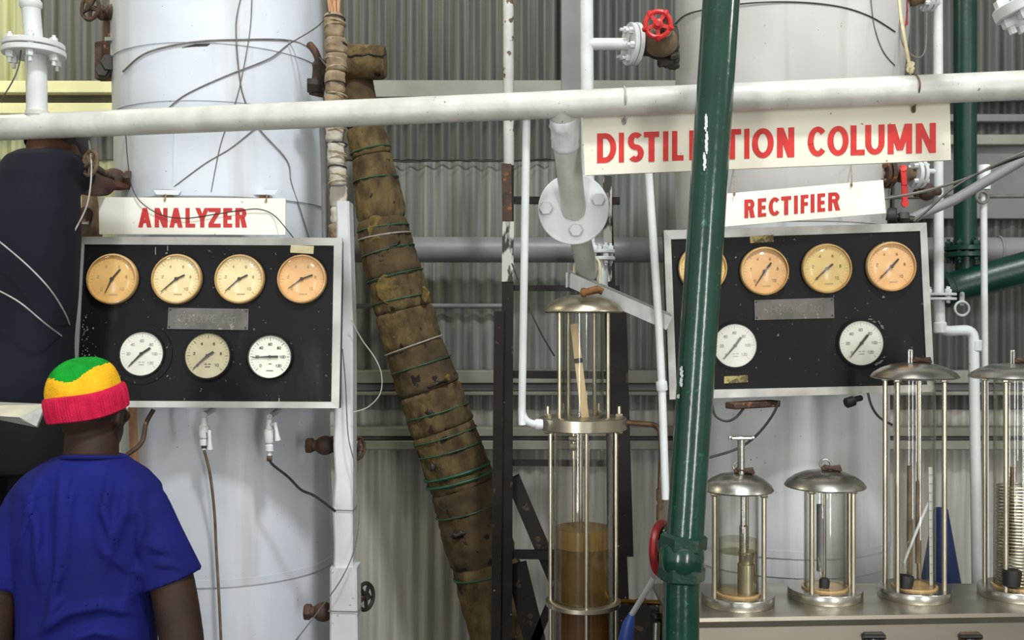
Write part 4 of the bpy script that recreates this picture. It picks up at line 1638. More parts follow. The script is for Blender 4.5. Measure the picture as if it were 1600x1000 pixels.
hand_valve('dark valve with a black oval wheel at the foot of the white casing', (505, 956), 3.3, (571, 932), 3.34, .042, (1, -.55, .1), 'rust', 'black_iron')
hand_valve('rusty valve with a brown wheel behind the white casing below the panel corner', (508, 696), 3.3, (558, 700), 3.36, .036, (1, -.6, .05), 'rust', 'rust')
hand_valve('rusty valve with a tan wheel gripped by the dark-shirted worker', (178, 280), 3.34, (141, 255), 2.97, .036, (-.75, -1, .1), 'rust', 'rust_tan', .03)
hand_valve('rusty valve with a wheel at the top beside the analyzer column', (182, 20), 3.45, (141, 12), 3.42, .04, (-.5, -1, 0), 'rust', 'rust')
t = thing('pipe_elbow', 'dark rusty pipe bend and bracket against the left side of the analyzer column', 'pipe fitting')
b = B()
tube(b, bend([P(176, 25, 3.5), P(176, 90, 3.5), P(188, 110, 3.52)], .04), .03, 14)
obj('elbow', b, M['rust'], t)
b = B()
prism(b, [P(148, 66, 3.52), P(168, 62, 3.52), P(176, 122, 3.52), P(148, 122, 3.52)], (0, .05, 0))
obj('bracket_plate', b, M['rust'], t, smooth=False)
b = B()
beam(b, P(168, 64, 3.45), P(188, 63, 3.45), .012, .05)
obj('white_tab', b, M['girt'], t, smooth=False)
b = B()
hexn(b, P(172, 100, 3.46), (.3, -1, 0), .03, .05)
hexn(b, P(160, 112, 3.46), (.3, -1, 0), .022, .05)
obj('nut', b, M['black_iron'], t)
t = thing('column_nozzle', 'rusty flanged stub low behind the dark-shirted worker beside the analyzer sign', 'pipe fitting')
b = B()
prism(b, [P(128, 300, 3.5), P(142, 296, 3.5), P(152, 372, 3.5), P(126, 372, 3.5)], (0, .05, 0))
obj('bracket_plate', b, M['rust_tan'], t, smooth=False)
b = B()
cyl(b, P(133, 335, 3.49), P(133, 335, 3.43), .025, 14)
obj('stub', b, M['rust'], t)
b = B()
beam(b, P(128, 345, 3.44), P(138, 346, 3.44), .02, .01)
obj('white_tag', b, M['white'], t, smooth=False)
t = thing('rusty_fitting', 'dark rusty pipe fitting beside the wrapped pipe above the header', 'fitting')
b = B()
tube(b, spline([P(484, 70, 3.3), P(494, 84, 3.28), P(500, 110, 3.3), P(494, 150, 3.32)], 5), [.012] * 8 + [.024] * 8, 12)
obj('elbow', b, M['rust'], t)
b = B()
hexn(b, P(492, 134, 3.29), (1, .2, 0), .024, .05)
hexn(b, P(503, 120, 3.3), (1, .2, 0), .03, .03)
obj('nut', b, M['black_iron'], t)
b = B()
tube(b, [P(503, 190, 3.3), P(506, 260, 3.3), P(508, 372, 3.3)], S(5, 3.3), 10)
solo('grey_conduit', b, M['grey_pipe'], 'grey conduit between the analyzer column and the wrapped pipe', 'conduit')


def tap(label, x, y0, y1, lever, dark):
    t = thing('drain_tap', label, 'tap')
    d = 3.17
    k = (y1 - y0)
    b = B()
    prof = [(.007, 0), (.007, .012), (.013, .016), (.013, .035), (.009, .040), (.014, .044), (.016, .062), (.016, .085), (.011, .090), (.009, .12)]
    h = S(k, d)
    prof = [(r * 1.05, z / .12 * h) for r, z in prof]
    lathe(b, prof, P(x, y1, d), (0, 0, 1), 16)
    obj('body', b, M['white_clean'], t)
    b = B()
    a, c = lever
    tube(b, [P(*a, d - .02), P((a[0] + c[0]) / 2, (a[1] + c[1]) / 2, d - .022), P(*c, d - .02)], [.006, .006, .010], 10)
    tube(b, [P(x, a[1] + 3, d), P(a[0], a[1] + 3, d - .02)], .006, 8)
    obj('lever', b, M['white_clean'], t)
    b = B()
    hexn(b, P(x, y1 + (4 if not dark else -6), d), (0, 0, 1), .009, .018)
    obj('outlet_nut', b, M['rust_tan'], t)
    b = B()
    p = P(x, y0 - 4, d)
    cyl(b, p, V((p.x, 3.30, p.z + .01)), .009, 10)
    obj('inlet', b, M['white'], t)


tap('white drain tap with bare brown stem hanging under the middle of the analyzer panel', 319, 652, 702, ((327, 672), (328, 702)), True)
tap('white drain tap with a long lever and black hose under the analyzer panel', 421, 655, 712, ((430, 660), (434, 688)), False)

# ------------------------------------------------------------------ wires, cords and cables
CB = [
    ('wire', 'thin grey wire looping down the upper analyzer column', [(378, -10, 'L'), (369, 40, 'L'), (374, 116, 'L'), (383, 158, 'L'), (404, 200, 'L'), (448, 250, 'L'), (455, 285, 'L'), (470, 330, 'L'), (483, 372, 'L')], .0022, 'wire'),
    ('wire', 'thin grey wire curving beside the first one on the analyzer column', [(394, -10, 'L'), (391, 45, 'L'), (380, 110, 'L'), (368, 160, 'L'), (345, 225, 'L'), (330, 300, 'L')], .0018, 'wire'),
    ('wire', 'thin diagonal wire climbing across the analyzer column towards the wrapped pipe', [(262, 170, 'L'), (290, 148, 'L'), (350, 120, 'L'), (420, 92, 'L'), (450, 70, 'L'), (495, 42, 3.25), (516, 18, 3.17)], .0022, 'wire'),
    ('cable', 'dark cable arching over the upper analyzer column to the rusty fitting', [(192, 112, 'L'), (230, 82, 'L'), (300, 66, 'L'), (380, 62, 'L'), (450, 63, 'L'), (484, 76, 3.35), (512, 104, 3.2)], .003, 'wire'),
    ('wire', 'diagonal wire below the header on the analyzer column', [(272, 292, 'L'), (320, 256, 'L'), (360, 232, 'L'), (402, 198, 'L')], .002, 'wire'),
    ('wire', 'thin brown wire hanging across the face of the ANALYZER sign', [(196, 205, 'L'), (202, 270, 3.21), (215, 310, 3.19), (250, 335, 3.19), (290, 341, 3.19), (335, 335, 3.19), (375, 329, 3.19), (405, 327, 3.19), (430, 338, 3.19), (458, 371, 3.115)], .0018, 'wire_dark'),
    ('wire', 'pale wire falling past the dark-shirted worker to the panel edge', [(139, 220, 3.0), (143, 265, 2.95), (136, 320, 2.95), (112, 370, 2.95), (95, 410, 2.95), (86, 460, 2.95), (92, 505, 2.97), (108, 560, 3.0)], .0024, 'wire_light'),
    ('wire', 'pale wire slanting across the back of the dark-shirted worker', [(-10, 370, 2.78), (40, 412, 2.78), (78, 452, 2.8), (103, 492, 2.9), (112, 520, 3.0)], .0022, 'wire_light'),
    ('wire', 'pale wire slanting low across the back of the dark-shirted worker', [(-10, 450, 2.76), (30, 472, 2.76), (70, 505, 2.8), (102, 530, 2.95), (112, 545, 3.02)], .0022, 'wire_light'),
    ('hose', 'brown cord hanging from the middle drain tap down the column', [(319, 704, 3.17), (328, 740, 3.18), (335, 800, 3.2), (338, 860, 3.21), (342, 930, 3.2), (346, 1015, 3.2)], .0045, 'rust_tan'),
    ('hose', 'black hose running from the right drain tap to the white casing', [(419, 714, 3.17), (426, 726, 3.16), (450, 745, 3.16), (470, 765, 3.16), (490, 774, 3.16), (510, 788, 3.17), (524, 799, 3.18)], .0042, 'black_rubber'),
    ('wire', 'pale wire looping out to the right of the white casing', [(549, 500, 3.18), (565, 530, 3.2), (585, 558, 3.2), (596, 585, 3.2), (594, 615, 3.2), (575, 636, 3.2), (552, 644, 3.18)], .0018, 'wire_light'),
    ('wire', 'wire dangling down the face of the white casing', [(535, 545, 3.17), (540, 600, 3.17), (544, 680, 3.17), (555, 730, 3.17), (561, 790, 3.17), (556, 850, 3.16), (536, 900, 3.15), (505, 945, 3.16), (455, 1010, 3.18)], .002, 'wire'),
    ('wire', 'thin dark wire curving over the top of the rectifier column', [(1054, 38, 'R'), (1080, 20, 'R'), (1160, 6, 'R'), (1240, 3, 'R'), (1310, 10, 'R'), (1360, 26, 'R'), (1402, 52, 3.6)], .0024, 'wire_dark'),
    ('wire', 'fine wire hanging down the right of the rectifier column', [(1360, -10, 'R'), (1366, 40, 'R'), (1380, 80, 'R'), (1400, 104, 3.6)], .0018, 'wire'),
    ('cord', 'white cord tied around the header pipe right of the rectifier column', [(1404, -10, 2.72), (1408, 30, 2.70), (1416, 75, 2.66), (1422, 106, 2.64), (1424, 112, 2.635)], .0042, 'sticker'),
    ('wire', 'looped grey wire beside the red lever at the top right', [(1404, 5, 3.4), (1408, 60, 3.4), (1420, 82, 3.4), (1436, 90, 3.4), (1446, 75, 3.4), (1448, 20, 3.4)], .0025, 'wire'),
    ('cable', 'grey cable sagging from the valve up to the right past the thin pipe', [(1375, 312, 3.3), (1420, 304, 3.28), (1470, 292, 3.25), (1520, 275, 3.2), (1560, 255, 3.15), (1610, 234, 3.1)], .0048, 'wire'),
    ('cable', 'dark cable rising steeply from the rectifier panel corner to the right', [(1428, 346, 3.2), (1450, 328, 3.2), (1475, 305, 3.2), (1495, 290, 3.2), (1540, 266, 3.18), (1610, 240, 3.1)], .004, 'wire_dark'),
    ('cable', 'black cable drooping under the left of the rectifier panel', [(1112, 630, 3.1), (1118, 650, 3.1), (1135, 658, 3.1), (1150, 652, 3.12), (1162, 638, 3.14)], .004, 'wire_dark'),
    ('cable', 'dark cable swinging from under the rectifier panel down to the green pipe', [(1218, 626, 3.12), (1205, 652, 3.13), (1180, 682, 3.15), (1150, 702, 3.18), (1104, 716, 3.2)], .004, 'wire_dark'),
    ('cable', 'dark cable slipping down behind the tall glass jar from the rectifier panel', [(1356, 614, 3.1), (1362, 635, 3.1), (1374, 652, 3.1), (1394, 664, 3.1)], .004, 'wire_dark'),
    ('wire', 'thin dark wire along the corrugated wall below the grey beam', [(560, 232, 4.88), (620, 252, 4.88), (700, 250, 4.88), (770, 252, 4.88), (860, 248, 4.88)], .004, 'wire_dark'),
    ('wire', 'dark wire slanting from the tower to the upper sight glass', [(800, 412, 3.6), (822, 470, 3.4), (845, 520, 3.3), (866, 556, 3.18)], .0028, 'wire_dark'),
    ('cable', 'thin grey cable hanging in front of the yellowed wall at the left', [(-8, 170, 2.9), (18, 130, 2.9), (30, 100, 2.92), (34, 60, 2.92)], .002, 'wire_dark'),
]
def surf_d(x, y, tag):
    return (onL(x, y, .006) if tag == 'L' else onR(x, y, .006)).y


def wire_path(pts, k=7):
    """sample the run densely; where it lies on a column it follows the round surface"""
    num = [V((x, y, surf_d(x, y, d) if isinstance(d, str) else d)) for x, y, d in pts]
    sm = spline(num, k)
    out = []
    for i, p in enumerate(sm):
        a = pts[min(i // k, len(pts) - 1)][2]
        c = pts[min(i // k + 1, len(pts) - 1)][2]
        d = p.z
        for tg in (a, c):
            if isinstance(tg, str):
                s_ = surf_d(p.x, p.y, tg)
                d = s_ if a == c or (i // k >= len(pts) - 1) else min(d, s_)
        out.append(P(p.x, p.y, d))
    return out


for nm, lab, pts, r, mk in CB:
    b = B()
    tube(b, wire_path(pts), r, 6)
    solo(nm, b, M[mk], lab, nm)
b = B()
q = P(1423, 106, 2.64)
for k in range(5):
    a = k * 1.3
    torus(b, q + V((R.uniform(-.004, .004), -.002, R.uniform(-.008, .008))), (math.sin(a), math.cos(a), .5), .007, .0035, 12, 6)
solo('cord_knot', b, M['sticker'], 'knot of white cord on top of the header pipe at right', 'knot')

b = B()
tube(b, [P(207, 636, 3.3), P(209, 700, 3.3), P(216, 1010, 3.3)], S(6.5, 3.3), 12)
solo('copper_pipe', b, M['fray'], 'pinkish copper pipe upright along the left edge of the lower analyzer column', 'pipe')
b = B()
tube(b, spline([P(240, 640, 3.16), P(228, 662, 3.14), P(222, 690, 3.1), P(205, 706, 3.08), P(180, 722, 3.08)], 5), .0075, 8)
solo('hose', b, M['rust'], 'dark brown hose curling down beside the ear of the man in the knitted hat', 'hose')

# ------------------------------------------------------------------ right-hand pipework
D = 3.55
t = thing('side_pipe', 'white pipe at the right of the rectifier panel, flanged then stepping sideways and down', 'pipe')
r = S(7.5, D)
b = B()
tube(b, [P(1465, -60, D), P(1467, 462, D)], r, 16)
obj('pipe', b, M['white'], t)
b = B()
tube(b, bend([P(1467, 466, D), P(1469, 518, D), P(1521, 515, D), P(1527, 930, D), V((P(1527, 930, D).x, D, 0))], .035), r * 1.08, 16)
obj('pipe', b, M['white'], t)
for y in (460, 467):
    flange(t, P(1467, y, D), (0, 0, 1), S(26, D), .009, 4 if y == 460 else 0, S(19, D), .009, 'white', hb=.014)
b = B()
cyl(b, P(1440, 268, D), P(1467, 268, D), S(4.5, D), 12)
obj('branch', b, M['white'], t)
for p, a in ((P(1469, 512, D), (0, 0, 1)), (P(1524.5, 540, D), (0, 0, 1))):
    b = B()
    lathe(b, [(r * 1.1, -.02), (r * 1.3, -.016), (r * 1.3, .016), (r * 1.1, .02)], p, a, 16)
    obj('fitting_collar', b, M['white'], t)
t = thing('slim_pipe', 'slim white upright pipe with a capped sleeve right of the stepped white pipe', 'pipe')
D4 = 3.75
b = B()
tube(b, [P(1537, 300, D4), P(1541, 930, D4), V((P(1541, 930, D4).x, D4, 0))], S(5.2, D4), 14)
obj('pipe', b, M['white'], t)
b = B()
lathe(b, [(S(9, D4), -.045), (S(9.5, D4), -.04), (S(9.5, D4), .04), (S(8, D4), .045)], P(1538, 277, D4), (0, 0, 1), 16)
obj('sleeve', b, M['white_clean'], t)
b = B()
torus(b, P(1535, 308, D4 - .02), (0, 1, 0), S(9, D4), .006, 18, 6)
obj('pipe_clip', b, M['wire'], t)

t = thing('green_riser', 'dark green upright pipe with bolted flange behind the slim white pipe at the right', 'pipe')
D5 = 4.2
b = B()
cyl(b, P(1508, -60, D5), P(1508, 385, D5), S(17, D5), 24)
obj('pipe', b, M['green_dark'], t)
b = B()
cyl(b, P(1508, 385, D5), P(1508, 440, D5), S(15, D5), 24)
obj('pipe', b, M['green_dark'], t)
flange(t, P(1508, 388, D5), (0, 0, 1), S(31, D5), .02, 6, S(24, D5), .014, 'green_dark', hb=.018)
flange(t, P(1508, 398, D5), (0, 0, 1), S(31, D5), .02, 6, S(24, D5), .012, 'green_dark', hb=.014)
b = B()
cyl(b, P(1480, 452, D5), P(1640, 408, D5 - .1), S(25, D5), 24)
obj('cross_pipe', b, M['green_dark'], t)
b = B()
disc(b, P(1479, 452, D5), (1, -.02, .27), S(29, D5), .03, 24, .004)
obj('end_flange', b, M['green_dark'], t)
t = thing('sight_port', 'small round glass port with a white rim below the green cross pipe', 'sight port')
b = B()
torus(b, P(1503, 482, 3.95), (0, 1, 0), S(11, 3.95), .005, 24, 8)
obj('rim', b, M['white'], t)
b = B()
disc(b, P(1503, 482, 3.955), (0, 1, 0), S(10.5, 3.95), .006, 24)
obj('glass', b, M['glass'], t)
b = B()
tube(b, [P(1503, 474, 3.96), P(1503, 468, 4.0), P(1503, 455, 4.2)], .01, 10)
obj('neck', b, M['white'], t)

b = B()
tube(b, [P(1415, 345, 3.42), P(1492, 312, 3.38), P(1610, 243, 3.3)], S(8, 3.4), 14)
solo('grey_conduit', b, M['grey_pipe'], 'thick grey conduit slanting up to the right across the green riser', 'conduit')
b = B()
cyl(b, P(1390, 308, 4.6), P(1620, 306, 4.6), S(3.5, 4.6), 10)
solo('grey_conduit', b, M['wire'], 'thin grey conduit running level on the grey board at right', 'conduit')


def ball_valve(label, c, d, lever_pts, m, s=1.0):
    t = thing('ball_valve', label, 'valve')
    vc = P(*c, d)
    b = B()
    ell(b, vc, (.03 * s, .03 * s, .03 * s), None, 16)
    cyl(b, vc - V((.07 * s, 0, 0)), vc + V((.07 * s, 0, 0)), .02 * s, 14)
    obj('body', b, M['rust_tan'], t)
    for sx in (-1, 1):
        b = B()
        disc(b, vc + V((sx * .045 * s, 0, 0)), (1, .15, 0), .048 * s, .014, 24, .002)
        disc(b, vc + V((sx * .062 * s, 0, 0)), (1, .15, 0), .048 * s, .012, 24, .002)
        for k in range(4):
            a = .8 + k * PI / 2
            hexn(b, vc + V((sx * .054 * s, .036 * s * math.cos(a), .036 * s * math.sin(a))), (1, 0, 0), .008, .05)
        obj('flange', b, M['white'] if sx > 0 else M['rust'], t)
    b = B()
    lp = [P(*q, d - .055) for q in lever_pts]
    for a, c2 in zip(lp[:-1], lp[1:]):
        beam(b, a, c2, .02 * s, .007, (0, -1, 0), .002)
    disc(b, lp[-1], (0, 1, 0), .012 * s, .009, 16)
    cyl(b, lp[0] + V((0, -.005, -.01)), vc, .011 * s, 12)
    obj('lever', b, M[m], t)


ball_valve('flanged ball valve with a red hanging lever just below the DISTILLATION COLUMN sign', (1410, 272), 3.45, [(1411, 258), (1413, 290), (1414, 318)], 'red')
ball_valve('ball valve with a dark red lever at the top edge beside the rectifier column', (1428, -4), 3.5, [(1413, -10), (1414, 20), (1413, 36)], 'dark_red')
t = thing('rusty_union', 'dark pipe union peeking between the RECTIFIER sign and the panel corner', 'pipe fitting')
b = B()
disc(b, P(1394, 338, 3.3), (1, -.4, 0), .028, .03, 20, .004)
hexn(b, P(1412, 342, 3.3), (1, -.2, 0), .024, .03)
cyl(b, P(1385, 338, 3.32), P(1428, 344, 3.3), .013, 12)
obj('union', b, M['black_iron'], t)
b = B()
ell(b, P(1448, 300, 3.5), (.03, .03, .03), None, 14)
cyl(b, P(1430, 302, 3.5), P(1468, 299, 3.52), .014, 12)
obj('nipple', b, M['rust'], t)

# flanged white elbow in the top right corner
t = thing('flanged_pipe', 'white bolted pipe flange cut off by the top right corner', 'pipe')
D6 = 2.3
c = P(1618, 26, D6)
axx = V((-.36, .05, 1)).normalized()
b = B()
cyl(b, c + axx * .02, c + axx * .6, .035, 20)
obj('pipe', b, M['white'], t)
flange(t, c + V((-.01, 0, .03)), axx, S(56, D6), .026, 6, S(38, D6), .017, 'white_clean', hb=.02, start=.2)
b = B()
cyl(b, c - axx * .1 + V((.06, 0, 0)), c + V((.06, 0, 0)), .03, 20)
obj('pipe', b, M['white'], t)

# ------------------------------------------------------------------ green pipe in front
t = thing('green_pipe', 'glossy dark green leaning pipe with a hexagonal union, in front of the signs', 'pipe')
GDp = 2.46
g = lambda px, py: P(px, py, GDp)
rg = S(29, GDp)
b = B()
cyl(b, g(1131, -60), g(1070.5, 838), rg, 36)
obj('pipe', b, M['green'], t)
b = B()
cyl(b, g(1065, 900), V((g(1055, 1100).x, GDp, 0)), S(28.5, GDp), 36)
obj('pipe', b, M['green'], t)
gax = (g(1131, 0) - g(1064, 1000)).normalized()
uu = V((0, -1, 0))
uu = (uu - gax * uu.dot(gax)).normalized()
uu = (uu * math.cos(.5) + gax.cross(uu) * math.sin(.5)).normalized()
for py, px, rr in ((847, 1068, 37), (895, 1065, 37)):
    b = B()
    lathe(b, [(S(rr - 5, GDp), -.020), (S(rr, GDp), -.014), (S(rr, GDp), .014), (S(rr - 5, GDp), .020)], g(px, py), gax, 6, u=uu)
    obj('hex_nut', b, M['green'], t, angle=30)
b = B()
lathe(b, [(S(30, GDp), -.035), (S(34, GDp), -.026), (S(35.5, GDp), 0), (S(34, GDp), .026), (S(30, GDp), .035)], g(1065, 871), gax, 36)
obj('union_body', b, M['green'], t)
b = B()
p = g(1097, 895)
ell(b, p, (.006, .004, .008), None, 10)
obj('brass_pin', b, M['brass'], t)
R.seed(5)
b = B()
for (x, ya, yb) in ((1103, 178, 205), (1104, 205, 240), (1101, 238, 266), (1065, 572, 590), (1064, 590, 604), (1060, 616, 622)):
    # scraped paint marks lying on the front of the pipe
    m = 8
    for k in range(m):
        y0, y1 = ya + (yb - ya) * k / m, ya + (yb - ya) * (k + 1) / m
        def surf(px, py):
            cxp = 1127.4 - (py) * .0674
            s = max(-.98, min(.98, (px - cxp) / 29))
            return P(px, py, GDp - rg * math.sqrt(1 - s * s) - .0006)
        w = 2.2 if k not in (0, m - 1) else 1.2
        j = R.uniform(-.8, .8)
        q = [surf(x - w + j, y0), surf(x + w + j, y0), surf(x + w + j, y1 + .5), surf(x - w + j, y1 + .5)]
        b.faces.new([b.verts.new(v) for v in q])
obj('paint_scrape', b, M['white'], t, smooth=False, kind='stuff')
t = thing('valve_wheel', 'dark red valve handwheel half hidden behind the green pipe union', 'handwheel')
wc = P(1034, 857, 2.62)
wheel(t, wc, (1, -.55, .05), .062, 'dark_red', 5, False, .011, .02)
b = B()
ell(b, P(1043, 858, 2.60), (.03, .035, .06), None, 18)
obj('bonnet', b, M['green'], t)
b = B()
cyl(b, wc, P(1064, 862, 2.5), .014, 12)
obj('stem', b, M['green'], t)
t = thing('pull_handle', 'slanting metal rod with a blue grip beside the green pipe', 'handle')
b = B()
tube(b, [P(1022, 902, 2.6), P(1012, 920, 2.62), P(986, 962, 2.66)], .0075, 10)
obj('rod', b, M['galv'], t)
b = B()
tube(b, [P(988, 958, 2.66), P(982, 975, 2.66), P(975, 1015, 2.68)], [.008, .016, .022], 12)
obj('grip', b, M['blue'], t)
t = thing('brass_rail', 'thin brassy rail running level behind the green pipe from the sight glass', 'rail')
b = B()
cyl(b, P(966, 940, 3.12), P(1042, 942, 2.98), S(4, 3.05), 12)
obj('rail', b, M['brass'], t)
t = thing('dark_box', 'dark brown upright box with a small chrome rod left of the green pipe', 'box')
b = B()
prism(b, [P(988, 957, 3.0), P(1010, 946, 3.0), P(1034, 962, 3.0), P(1034, 1040, 3.0), P(988, 1040, 3.0)], (0, .1, 0))
obj('box_shell', b, M['dark_steel'], t, smooth=False)
b = B()
cyl(b, P(1026, 972, 2.96), P(1024, 1030, 2.96), .011, 14)
obj('chrome_rod', b, M['steel'], t)
b = B()
lathe(b, [(.010, -.008), (.017, -.004), (.017, .004), (.010, .008)], P(1026, 962, 2.96), (0, 0, 1), 14)
obj('rod_cap', b, M['black'], t)

# ------------------------------------------------------------------ stainless bench
ZB = 1.0625
t = thing('steel_bench', 'stainless steel bench carrying the row of glass jars', 'bench')
bx0, bx1 = (1040 - 800) / F * 2.78, (1760 - 800) / F * 2.9
yf0, yf1, ybk = 2.70, 2.775, 3.06
b = B()
prism(b, [V((bx0, yf0, ZB)), V((bx1, yf1, ZB)), V((bx1, ybk, ZB)), V((bx0, ybk, ZB))], (0, 0, -.010))
obj('bench_top', b, M['steel_bench'], t, smooth=False)
b = B()
prism(b, [V((bx0, yf0 - .001, ZB - .010)), V((bx1, yf1 - .001, ZB - .010)), V((bx1, yf1 + .012, ZB - .030)), V((bx0, yf0 + .012, ZB - .030))], (0, .004, 0))
obj('front_lip', b, M['steel_bench'], t, smooth=False)
b = B()
prism(b, [V((bx0, yf0 + .02, ZB - .011)), V((bx1, yf1 + .02, ZB - .011)), V((bx1, yf1 + .05, .45)), V((bx0, yf0 + .05, .45))], (0, .006, 0))
obj('front_panel', b, M['steel_bench'], t, smooth=False)
for x in (bx0 + .04, bx1 - .04):
    for y in (2.82, 3.02):
        b = B()
        box(b, (x, y, (ZB - .012) / 2), (.05, .04, ZB - .012), None, .004)
        obj('leg', b, M['steel_bench'], t, smooth=False)
for px in (1362, 1512):
    c = on_plane(px, 995, V((bx0, yf0 + .03, 0)), V((-.06, 1, 0)))
    c = P(px, 995, c.y + .0)
    b = B()
    box(b, c + V((0, -.006, 0)), (.06, .026, .034), None, .005)
    f = obj('latch', b, M['rust'] if px > 1400 else M['black_iron'], t, smooth=False)
    b = B()
    cyl(b, c + V((-.03, -.02, .006)), c + V((.03, -.02, .006)), .006, 10)
    box(b, c + V((0, -.02, -.004)), (.03, .012, .012), None, .002)
    obj('latch_bar', b, M['black'], f)


# ------------------------------------------------------------------ glass jars on the bench
def jar(label, px, D, lid_y, lid_w, apex, glass_w, base_w, rods, apex_style):
    t = thing('glass_jar', label, 'glass jar', 'domed glass jars on the steel bench')
    X = (px - 800) / F * D
    O = V((X, D, 0))
    rb, rg_, rl_ = S(base_w, D), S(glass_w, D), S(lid_w, D)
    zb0, zb1 = ZB, ZB + .027
    zl = zat(lid_y, D)
    b = B()
    lathe(b, [(rb * .985, zb0), (rb, zb0 + .002), (rb, zb1 - .002), (rb * .985, zb1)], O, (0, 0, 1), 56)
    obj('base_ring', b, M['steel'], t)
    b = B()
    lathe(b, [(rg_ * 1.12, zb1), (rg_ * 1.12, zb1 + .005)], O, (0, 0, 1), 40)
    obj('gasket', b, M['rim_tan'], t)
    glass_tube(t, O, rg_, zb1 + .005, zl - .002)
    hh = S(lid_y - apex, D)
    b = B()
    lathe(b, [(rl_ * .90, zl - .003), (rl_ * .985, zl), (rl_, zl + .003), (rl_ * .93, zl + hh * .32), (rl_ * .76, zl + hh * .62), (rl_ * .52, zl + hh * .86), (rl_ * .26, zl + hh * .97), (0, zl + hh)], O, (0, 0, 1), 56)
    obj('lid', b, M['steel'], t)
    for a in rods:
        b = B()
        rr = rb * .80
        p = O + V((rr * math.cos(math.radians(a)), rr * math.sin(math.radians(a)), 0))
        cyl(b, p + V((0, 0, zb1)), p + V((0, 0, zl + .006)), .0068, 12)
        hexn(b, p + V((0, 0, zl - .006)), (0, 0, 1), .011, .010)
        obj('tie_rod', b, M['steel_warm'], t)
    za = zl + hh
    b = B()
    if apex_style == 'ring':
        torus(b, O + V((0, -.004, za + .016)), (0.25, 1, 0), .014, .0035, 20, 8)
        cyl(b, O + V((0, 0, za - .004)), O + V((0, 0, za + .006)), .009, 12)
    else:
        tube(b, bend([O + V((-.020, -.01, za - .006)), O + V((-.020, -.01, za + .034)), O + V((-.012, -.01, za + .034)), O + V((-.012, -.01, za - .006))], .003), .0038, 8)
    lid_h = obj('lid_loop', b, M['steel'], t)
    b = B()
    box(b, O + V((.018, -.01, za + .006)), (.052, .02, .012), Matrix.Rotation(.18, 3, 'Y'), .004)
    cyl(b, O + V((-.012, -.012, za + .004)), O + V((.04, -.012, za + .01)), .006, 10)
    obj('lid_clamp', b, M['rust'], t)
    return t, O, zb1, zl, rg_


tA, OA, zA, lA, gA = jar('short domed glass jar holding pale spirit with a T-handled rod, beside the green pipe', 1153, 2.85, 766, 55, 738, 32, 56, (318, 205, 60, 130), 'ring')
b = B()
lathe(b, [(gA - .0045, zA + .006), (gA - .0045, zat(862, 2.85))], OA, (0, 0, 1), 36)
obj('spirit', b, M['liquid_clear'], tA)
b = B()
lathe(b, [(gA - .0045, zat(861.5, 2.85)), (gA - .0045, zat(842, 2.85))], OA, (0, 0, 1), 36)
obj('spirit_layer', b, M['liquid_line'], tA, label='yellowish upper layer of spirit')
b = B()
q = P(1166, 936, 2.84)
lathe(b, [(.024, 0), (.024, S(55, 2.84)), (.020, S(57, 2.84)), (.020, S(66, 2.84)), (.023, S(70, 2.84)), (.023, S(74, 2.84)), (.0, S(74, 2.84))], q, (0, 0, 1), 24)
obj('float_cylinder', b, M['steel_warm'], tA)
b = B()
lathe(b, [(.012, 0), (.012, S(40, 2.84)), (.009, S(42, 2.84)), (.009, S(102, 2.84))], P(1162, 862, 2.84), (0, 0, 1), 16)
obj('inner_sleeve', b, M['steel'], tA)
b = B()
cyl(b, P(1158, 742, 2.84), P(1158, 687, 2.84), .010, 14)
cyl(b, P(1139, 684, 2.84), P(1178, 684, 2.84), .006, 10)
box(b, P(1158, 684, 2.84), (.06, .022, .010), None, .003)
obj('t_handle', b, M['steel'], tA)

tB, OB, zB_, lB, gB = jar('short domed glass jar with a dark hydrometer, second along the bench', 1289, 2.91, 760, 62, 734, 32, 57, (228, 318, 20, 75), 'ring')
b = B()
tube(b, [P(1282, 788, 2.92), P(1282, 892, 2.92)], S(6, 2.92), 14)
obj('dark_tube', b, M['grey_pipe'], tB)
b = B()
tube(b, [P(1278, 870, 2.90), P(1287, 915, 2.89)], [.005, .008], 10)
obj('hydrometer_stem', b, M['glass'], tB)
b = B()
lathe(b, [(.007, .0), (.014, .006), (.015, .026), (.011, .034)], P(1287, 922, 2.89), (.1, 0, 1), 16)
obj('black_stopper', b, M['black_rubber'], tB)

tC, OC, zC, lC, gC = jar('tall domed glass jar with a white thermometer strip in front of the rectifier panel', 1429, 2.92, 590, 66, 566, 31, 55, (215, 325, 150, 60), 'staple')
b = B()
tube(b, [P(1422, 728, 2.93), P(1421, 900, 2.93)], S(4.5, 2.93), 12)
obj('tan_tube', b, M['rust_tan'], tC)
b = B()
tube(b, [P(1435, 752, 2.94), P(1434, 880, 2.94)], S(4, 2.94), 12)
obj('tan_tube', b, M['rust_tan'], tC)
b = B()
tube(b, [P(1412, 880, 2.92), P(1440, 810, 2.92), P(1451, 785, 2.92)], .004, 8)
obj('glass_rod', b, M['white_clean'], tC)
b = B()
tube(b, [P(1419, 845, 2.91), P(1415, 895, 2.90)], [.006, .012], 12)
obj('hydrometer_stem', b, M['glass'], tC)
b = B()
lathe(b, [(.011, 0), (.019, .006), (.022, .032), (.020, .04)], P(1414, 921, 2.89), (.12, 0, 1), 18)
obj('black_stopper', b, M['black_rubber'], tC)
b = B()
prism(b, [P(1451, 730, 2.91), P(1457, 730, 2.91), P(1458, 915, 2.91), P(1453, 915, 2.91)], (0, .004, 0))
sc_ = obj('thermometer_strip', b, M['white_clean'], tC, smooth=False)
b = B()
for k in range(12):
    y = 742 + k * 14
    box(b, P(1454.5, y, 2.9085), (.009, .001, .0022))
obj('scale_marks', b, M['ink_grey'], sc_, smooth=False)

